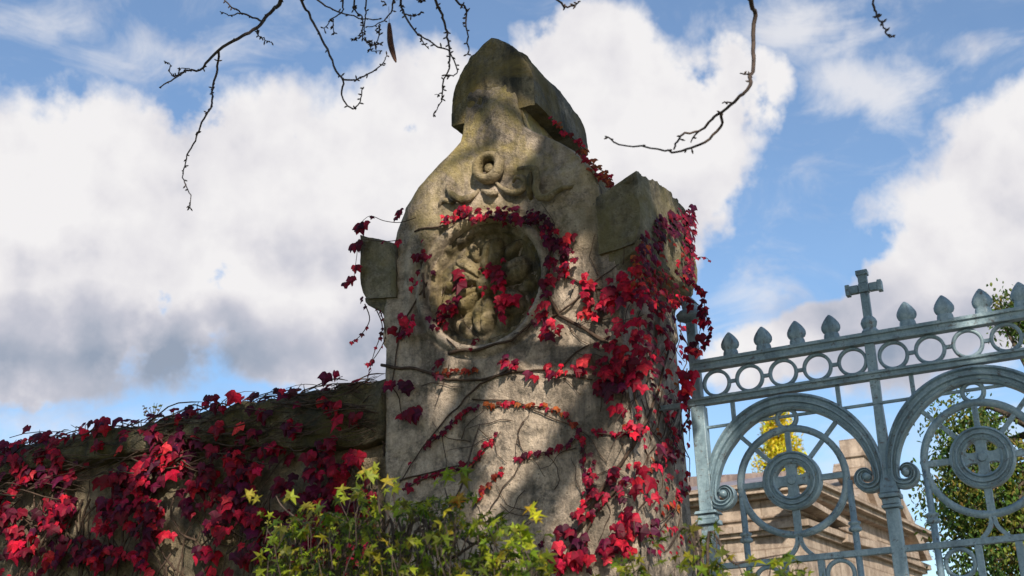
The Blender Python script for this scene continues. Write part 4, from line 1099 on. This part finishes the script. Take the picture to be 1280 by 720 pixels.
pod.build('seed_pod', simple('pod', (.05, .02, .012), (.14, .06, .035), 30, .6), tree)
# limbs: overhead ones that carry the twigs, and big ones whose shade crosses the pier
def limb(pts, r0, r1):
    sp = smooth_path(pts, 7); n = len(sp); LB.tube(sp, [lerp(r0, r1, i / n) for i in range(n)], 10)
carry = [P(1090, 0, 4.5) + Vector((.1, -.12, .8)), above(925, 4.4, .8), above(705, 4.4, .8), above(540, 4.6, .78), above(440, 4.6, .78), above(355, 4.6, .76), above(280, 4.6, .9)]
limb([FORK, Vector((2.6, 1.0, 7.4)), carry[0] + Vector((.2, -.4, .5))] + carry, .11, .008)
for px in (365, 385, 428, 458, 492, 500, 570): limb([above(px, 4.6, .74), above(px + 30, 4.55, .84)], .006, .008)
SD = lambda px, py, t, y=6.5: P(px, py, y) + SUN * t
# shade bands read off the pier's face, carried up the sun's direction to where the limbs grow
limb([FORK, SD(860, 300, 10.5), SD(800, 420, 10.5), SD(745, 500, 10.3), SD(690, 585, 10.2), SD(630, 665, 10), SD(570, 760, 10), SD(520, 850, 10)], .16, .085)
limb([FORK, SD(760, 235, 11), SD(700, 290, 11), SD(660, 355, 11), SD(630, 410, 11), SD(598, 470, 11), SD(560, 550, 10.8), SD(520, 620, 10.5), SD(480, 700, 10.5)], .16, .10)
limb([FORK, SD(700, 130, 9), SD(640, 100, 9), SD(590, 80, 9), SD(540, 60, 9)], .09, .03)
limb([FORK, SD(690, 165, 9.5), SD(620, 178, 9.5), SD(560, 205, 9.5)], .05, .025)
TR.build('trunk', M_bark, tree); LB.build('limbs', M_bark, tree)
# crown: leaves wherever the photo shows the pier, wall and gate in shade
def inpoly(x, y, pg):
    c = False; n = len(pg); j = n - 1
    for i in range(n):
        if (pg[i][1] > y) != (pg[j][1] > y) and x < (pg[j][0] - pg[i][0]) * (y - pg[i][1]) / (pg[j][1] - pg[i][1]) + pg[i][0]: c = not c
        j = i
    return c
def F2(pts): return [(lambda q: (q.x, q.z))(P(a, b, 6.5)) for a, b in pts]
def S2(pts, x=None):
    out = []
    for a, b in pts:
        q = PX(a, b, RXP if x is None else x); t = (q.y - 6.5) / -SUN.y; q = q + SUN * t; out.append((q.x, q.z))
    return out
LIT = [F2([(582,172),(596,138),(632,98),(660,82),(668,122),(700,180),(735,205),(712,240),(690,262),(640,270),(560,265),(535,285),(522,262),(545,225)]),
       F2([(538,296),(600,280),(598,330),(582,360),(545,355)]), F2([(560,375),(625,380),(640,432),(585,446),(548,420)]),
       F2([(700,335),(790,285),(806,300),(806,410),(780,440),(745,480),(735,520),(700,550),(650,600),(612,655),(586,640),(612,570),(618,500),(632,455),(680,420),(690,380)]),
       F2([(546,478),(580,478),(574,520),(548,530)]), F2([(745,570),(790,500),(806,500),(806,720),(700,720),(690,650),(720,610)]),
       F2([(590,640),(640,690),(660,720),(600,720)]),
       S2([(800,440),(872,440),(872,715),(800,715)]), S2([(800,300),(872,330),(872,440),(800,440)]), S2([(800,218),(840,245),(868,300),(868,350),(830,330),(800,290)], AX + .98),
       F2([(150,540),(245,545),(250,610),(200,640),(160,600)]), F2([(0,600),(110,585),(105,655),(40,700),(0,700)]), F2([(195,650),(265,640),(260,730),(190,730)]), F2([(265,640),(300,640),(300,670),(265,670)])]
CR = MB(); cnt = 0
def grow(pg, k=.10):
    cx = sum(p[0] for p in pg) / len(pg); cz = sum(p[1] for p in pg) / len(pg); out = []
    for x, z in pg:
        d = math.hypot(x - cx, z - cz) or 1; out.append((x + (x - cx) / d * k, z + (z - cz) / d * k))
    return out
LIT = [grow(p, .10 if max(q[0] for q in p) > AX - .85 else .0) for p in LIT]
for i in range(60000):
    x = U(-9.5, 2.6); z = U(-1.2, 6.9)
    lit = any(inpoly(x, z, pg) for pg in LIT)
    if lit: continue
    if x < AX - .85 and z > 2.2 and noise.noise(Vector((x * 2.1, z * 2.1, 4))) > .28: continue
    if z < 1.9 and noise.noise(Vector((x * 1.7, z * 1.7, 9))) > -.22: continue
    if x > -1.7 and noise.noise(Vector((x * 2.3, z * 2.3, 2))) > .42: continue
    t = U(8.6, 12.5)
    q = Vector((x, 6.5, z)) + SUN * t
    s = U(.07, .12); n = Vector((U(-1, 1), U(-1, 1), U(-.3, 1))) + SUN * .7; n.normalize()
    a = n.orthogonal().normalized(); b = n.cross(a); th = U(0, 6.28); a, b = a * math.cos(th) + b * math.sin(th), b * math.cos(th) - a * math.sin(th)
    CR.add([tuple(q - a * s), tuple(q + b * s * .55), tuple(q + a * s), tuple(q - b * s * .55)], [(0, 1, 2, 3)], hsvvar((.06, .08, .02)))
for i in range(9500):     # unseen extra leaves, added high up to block skylight and deepen the shade
    t = U(8.8, 13.5); q = Vector((U(-13, 2.6), 6.5, U(7.1, 12.2))) + SUN * t; s = U(.14, .25)
    n = Vector((U(-1, 1), U(-1, 1), U(-.3, 1))); n.normalize(); a = n.orthogonal().normalized(); b = n.cross(a)
    CR.add([tuple(q - a * s), tuple(q + b * s * .55), tuple(q + a * s), tuple(q - b * s * .55)], [(0, 1, 2, 3)], hsvvar((.06, .08, .02)))
CR.build('crown', M_crown, tree, smooth=False)

# ------------------------------------------------------------------ sky
w = bpy.data.worlds.new('World'); sc.world = w; w.use_nodes = True; nt = w.node_tree
for n in list(nt.nodes): nt.nodes.remove(n)
out = nt.nodes.new('ShaderNodeOutputWorld')
sky = N(nt, 'ShaderNodeTexSky'); sky.sky_type = 'NISHITA'; sky.sun_disc = False
sky.sun_elevation = math.asin(SUN.z); sky.sun_rotation = math.atan2(SUN.x, SUN.y)
sky.air_density = 1.0; sky.dust_density = .6; sky.ozone_density = 1.6
bg1 = N(nt, 'ShaderNodeBackground'); bg1.inputs[1].default_value = .15
hs = N(nt, 'ShaderNodeHueSaturation'); hs.inputs['Saturation'].default_value = 1.15; LK(nt, sky.outputs[0], hs.inputs['Color']); LK(nt, hs.outputs[0], bg1.inputs[0])
dirv = N(nt, 'ShaderNodeTexCoord').outputs['Generated']
sp = N(nt, 'ShaderNodeSeparateXYZ'); LK(nt, dirv, sp.inputs[0])
az = math_(nt, 'MULTIPLY', math_(nt, 'ARCTAN2', sp.outputs[0], sp.outputs[1]), 180 / PI)
el = math_(nt, 'MULTIPLY', math_(nt, 'ARCSINE', sp.outputs[2]), 180 / PI)
cv = N(nt, 'ShaderNodeCombineXYZ'); LK(nt, az, cv.inputs[0]); LK(nt, el, cv.inputs[1]); ae = cv.outputs[0]
# warp the coordinates a little so that outlines billow
wn = N(nt, 'ShaderNodeTexNoise'); wn.inputs['Scale'].default_value = .16; wn.inputs['Detail'].default_value = 7; wn.inputs['Roughness'].default_value = .6; LK(nt, ae, wn.inputs['Vector'])
vs_ = N(nt, 'ShaderNodeVectorMath', operation='SUBTRACT'); LK(nt, wn.outputs['Color'], vs_.inputs[0]); vs_.inputs[1].default_value = (.5, .5, .5)
vm = N(nt, 'ShaderNodeVectorMath', operation='SCALE'); LK(nt, vs_.outputs[0], vm.inputs[0]); vm.inputs['Scale'].default_value = 3.6
va = N(nt, 'ShaderNodeVectorMath', operation='ADD'); LK(nt, ae, va.inputs[0]); LK(nt, vm.outputs[0], va.inputs[1]); aw = va.outputs[0]
def AE(px, py): d = ray(px, py); return math.degrees(math.atan2(d.x, d.y)), math.degrees(math.asin(d.z))
def blobs(vec, lst, k=26.5):
    acc = None
    for (px, py, rx, ry, rot, wgt) in lst:
        a, e_ = AE(px, py); mp = N(nt, 'ShaderNodeMapping'); mp.vector_type = 'TEXTURE'
        mp.inputs['Location'].default_value = (a, e_, 0); mp.inputs['Rotation'].default_value = (0, 0, math.radians(rot)); mp.inputs['Scale'].default_value = (rx / k, ry / k, 1)
        LK(nt, vec, mp.inputs['Vector']); ln = N(nt, 'ShaderNodeVectorMath', operation='LENGTH'); LK(nt, mp.outputs[0], ln.inputs[0])
        v = math_(nt, 'MULTIPLY', math_(nt, 'SUBTRACT', 1.0, ln.outputs['Value']), wgt)
        acc = v if acc is None else math_(nt, 'MAXIMUM', acc, v)
    return acc
CUM = [(430, 440, 190, 75, 0, .9), (30, 455, 160, 62, 0, .9), (120, 300, 340, 205, 0, 1), (400, 300, 300, 215, 0, 1), (-120, 290, 260, 210, 0, 1), (330, 250, 160, 160, 0, .9), (100, 230, 150, 130, 0, .9), (540, 220, 170, 190, 0, 1), (600, 320, 200, 200, 0, 1),
       (740, 130, 150, 135, 0, 1), (830, 185, 150, 145, 0, 1), (930, 110, 70, 90, 0, .8), (760, 290, 140, 150, 0, 1),
       (1340, 290, 270, 190, 0, 1), (1190, 360, 230, 100, 22, 1), (1290, 230, 140, 130, 0, 1), (1020, 415, 190, 62, 8, .9), (1560, 300, 300, 300, 0, 1)]
D = blobs(aw, CUM)
n_f = noise_(nt, ae, .30, 9, .62, .2)
den = math_(nt, 'ADD', math_(nt, 'MULTIPLY', D, 1.9), math_(nt, 'MULTIPLY', math_(nt, 'SUBTRACT', n_f, .5), .9))
def smooth(vec, lo, hi):
    r = N(nt, 'ShaderNodeMapRange'); r.interpolation_type = 'SMOOTHSTEP'; r.inputs[1].default_value = lo; r.inputs[2].default_value = hi; LK(nt, vec, r.inputs[0]); return r.outputs[0]
alpha = smooth(den, .04, .52)
# thin wisps
WI = [(1080, 110, 150, 60, -20, 1), (990, 30, 190, 60, 0, 1), (220, 70, 260, 60, 5, .7), (60, 20, 160, 60, 0, .6), (1220, 60, 90, 40, 0, .6), (960, 350, 120, 70, 0, .7), (1180, 560, 340, 140, 0, .5), (90, 530, 260, 60, 0, .75), (500, 40, 120, 60, 0, .4)]
Wd = blobs(aw, WI)
n_w = noise_(nt, mapping(nt, ae, (.5, 1.0, 1)), .34, 9, .66, .8)
wa = math_(nt, 'MULTIPLY', smooth(math_(nt, 'ADD', Wd, math_(nt, 'MULTIPLY', math_(nt, 'SUBTRACT', n_w, .5), 1.5)), .05, .95), .8)
gen = math_(nt, 'ADD', .07, math_(nt, 'MULTIPLY', smooth(n_w, .48, .78), .35))
# clouds over the rest of the dome, out of the picture
n_b = noise_(nt, mapping(nt, ae, (.25, .6, 1), (31, 0, 0)), .18, 7, .6)
absaz = math_(nt, 'ABSOLUTE', math_(nt, 'ADD', az, 25.0))
rest = math_(nt, 'MULTIPLY', smooth(n_b, .57, .70), smooth(absaz, 30.0, 45.0))
alpha_all = math_(nt, 'MAXIMUM', math_(nt, 'MAXIMUM', alpha, wa), math_(nt, 'MAXIMUM', gen, rest))
alpha_all = math_(nt, 'MULTIPLY', alpha_all, smooth(el, -2.0, 2.0))
# cloud body tones: thick grey bases, bright crowns
SH = [(200, 450, 420, 95, 2, 1.0), (-60, 450, 300, 95, 0, 1.0), (470, 440, 150, 110, 0, .9), (420, 320, 240, 60, 0, .45), (110, 320, 160, 50, 0, .35), (1150, 420, 300, 70, 8, .7), (1050, 380, 150, 60, 0, .6), (760, 260, 120, 60, 0, .35), (860, 300, 90, 90, 0, .35), (1270, 330, 180, 90, 0, .35)]
S_ = blobs(aw, SH)
n_s = noise_(nt, ae, .16, 6, .5, .0)
n_s2 = noise_(nt, mapping(nt, ae, (1, 1, 1), (-.9, -.9, 0)), .16, 6, .5, .0)
rel = math_(nt, 'MULTIPLY', math_(nt, 'SUBTRACT', n_s, n_s2), .8)
sh = math_(nt, 'ADD', math_(nt, 'ADD', math_(nt, 'MAXIMUM', S_, 0.0), math_(nt, 'MULTIPLY', math_(nt, 'SUBTRACT', n_s, .46), 1.1)), rel)
ccol = ramp(nt, sh, [(.0, (.78, .765, .77)), (.2, (.69, .675, .70)), (.45, (.50, .505, .57)), (.9, (.27, .32, .41))])
bg2 = N(nt, 'ShaderNodeBackground'); bg2.inputs[1].default_value = 1.0; LK(nt, ccol, bg2.inputs[0])
ms = N(nt, 'ShaderNodeMixShader'); LK(nt, alpha_all, ms.inputs[0]); LK(nt, bg1.outputs[0], ms.inputs[1]); LK(nt, bg2.outputs[0], ms.inputs[2]); LK(nt, ms.outputs[0], out.inputs[0])
w.cycles.sampling_method = 'MANUAL'; w.cycles.sample_map_resolution = 512

sl = bpy.data.lights.new('sun', 'SUN'); sl.energy = 5.0; sl.angle = math.radians(.53); sl.color = (1.0, .89, .74)
so = bpy.data.objects.new('sun', sl); COL.objects.link(so); so.rotation_euler = SUN.to_track_quat('Z', 'Y').to_euler()

# ------------------------------------------------------------------ camera
cd = bpy.data.cameras.new('camera'); cam = bpy.data.objects.new('camera', cd); COL.objects.link(cam)
right = Vector((RX.x, RY.x, RZ.x)); down = Vector((RX.y, RY.y, RZ.y)); fwd = Vector((RX.z, RY.z, RZ.z))
mt_ = Matrix((right, -down, -fwd)).transposed().to_4x4(); mt_.translation = CAM; cam.matrix_world = mt_
cd.sensor_width = 36; cd.lens = FPX / 1280 * 36; cd.clip_end = 6000; cd.clip_start = .05
cd.dof.use_dof = True; cd.dof.focus_distance = 8.3; cd.dof.aperture_fstop = 3.6
sc.camera = cam
sc.view_settings.view_transform = 'Standard'; sc.view_settings.look = 'None'; sc.view_settings.exposure = 0.2; sc.view_settings.gamma = 1; sc.view_settings.use_curve_mapping = False
sc.cycles.max_bounces = 6; sc.cycles.transparent_max_bounces = 4
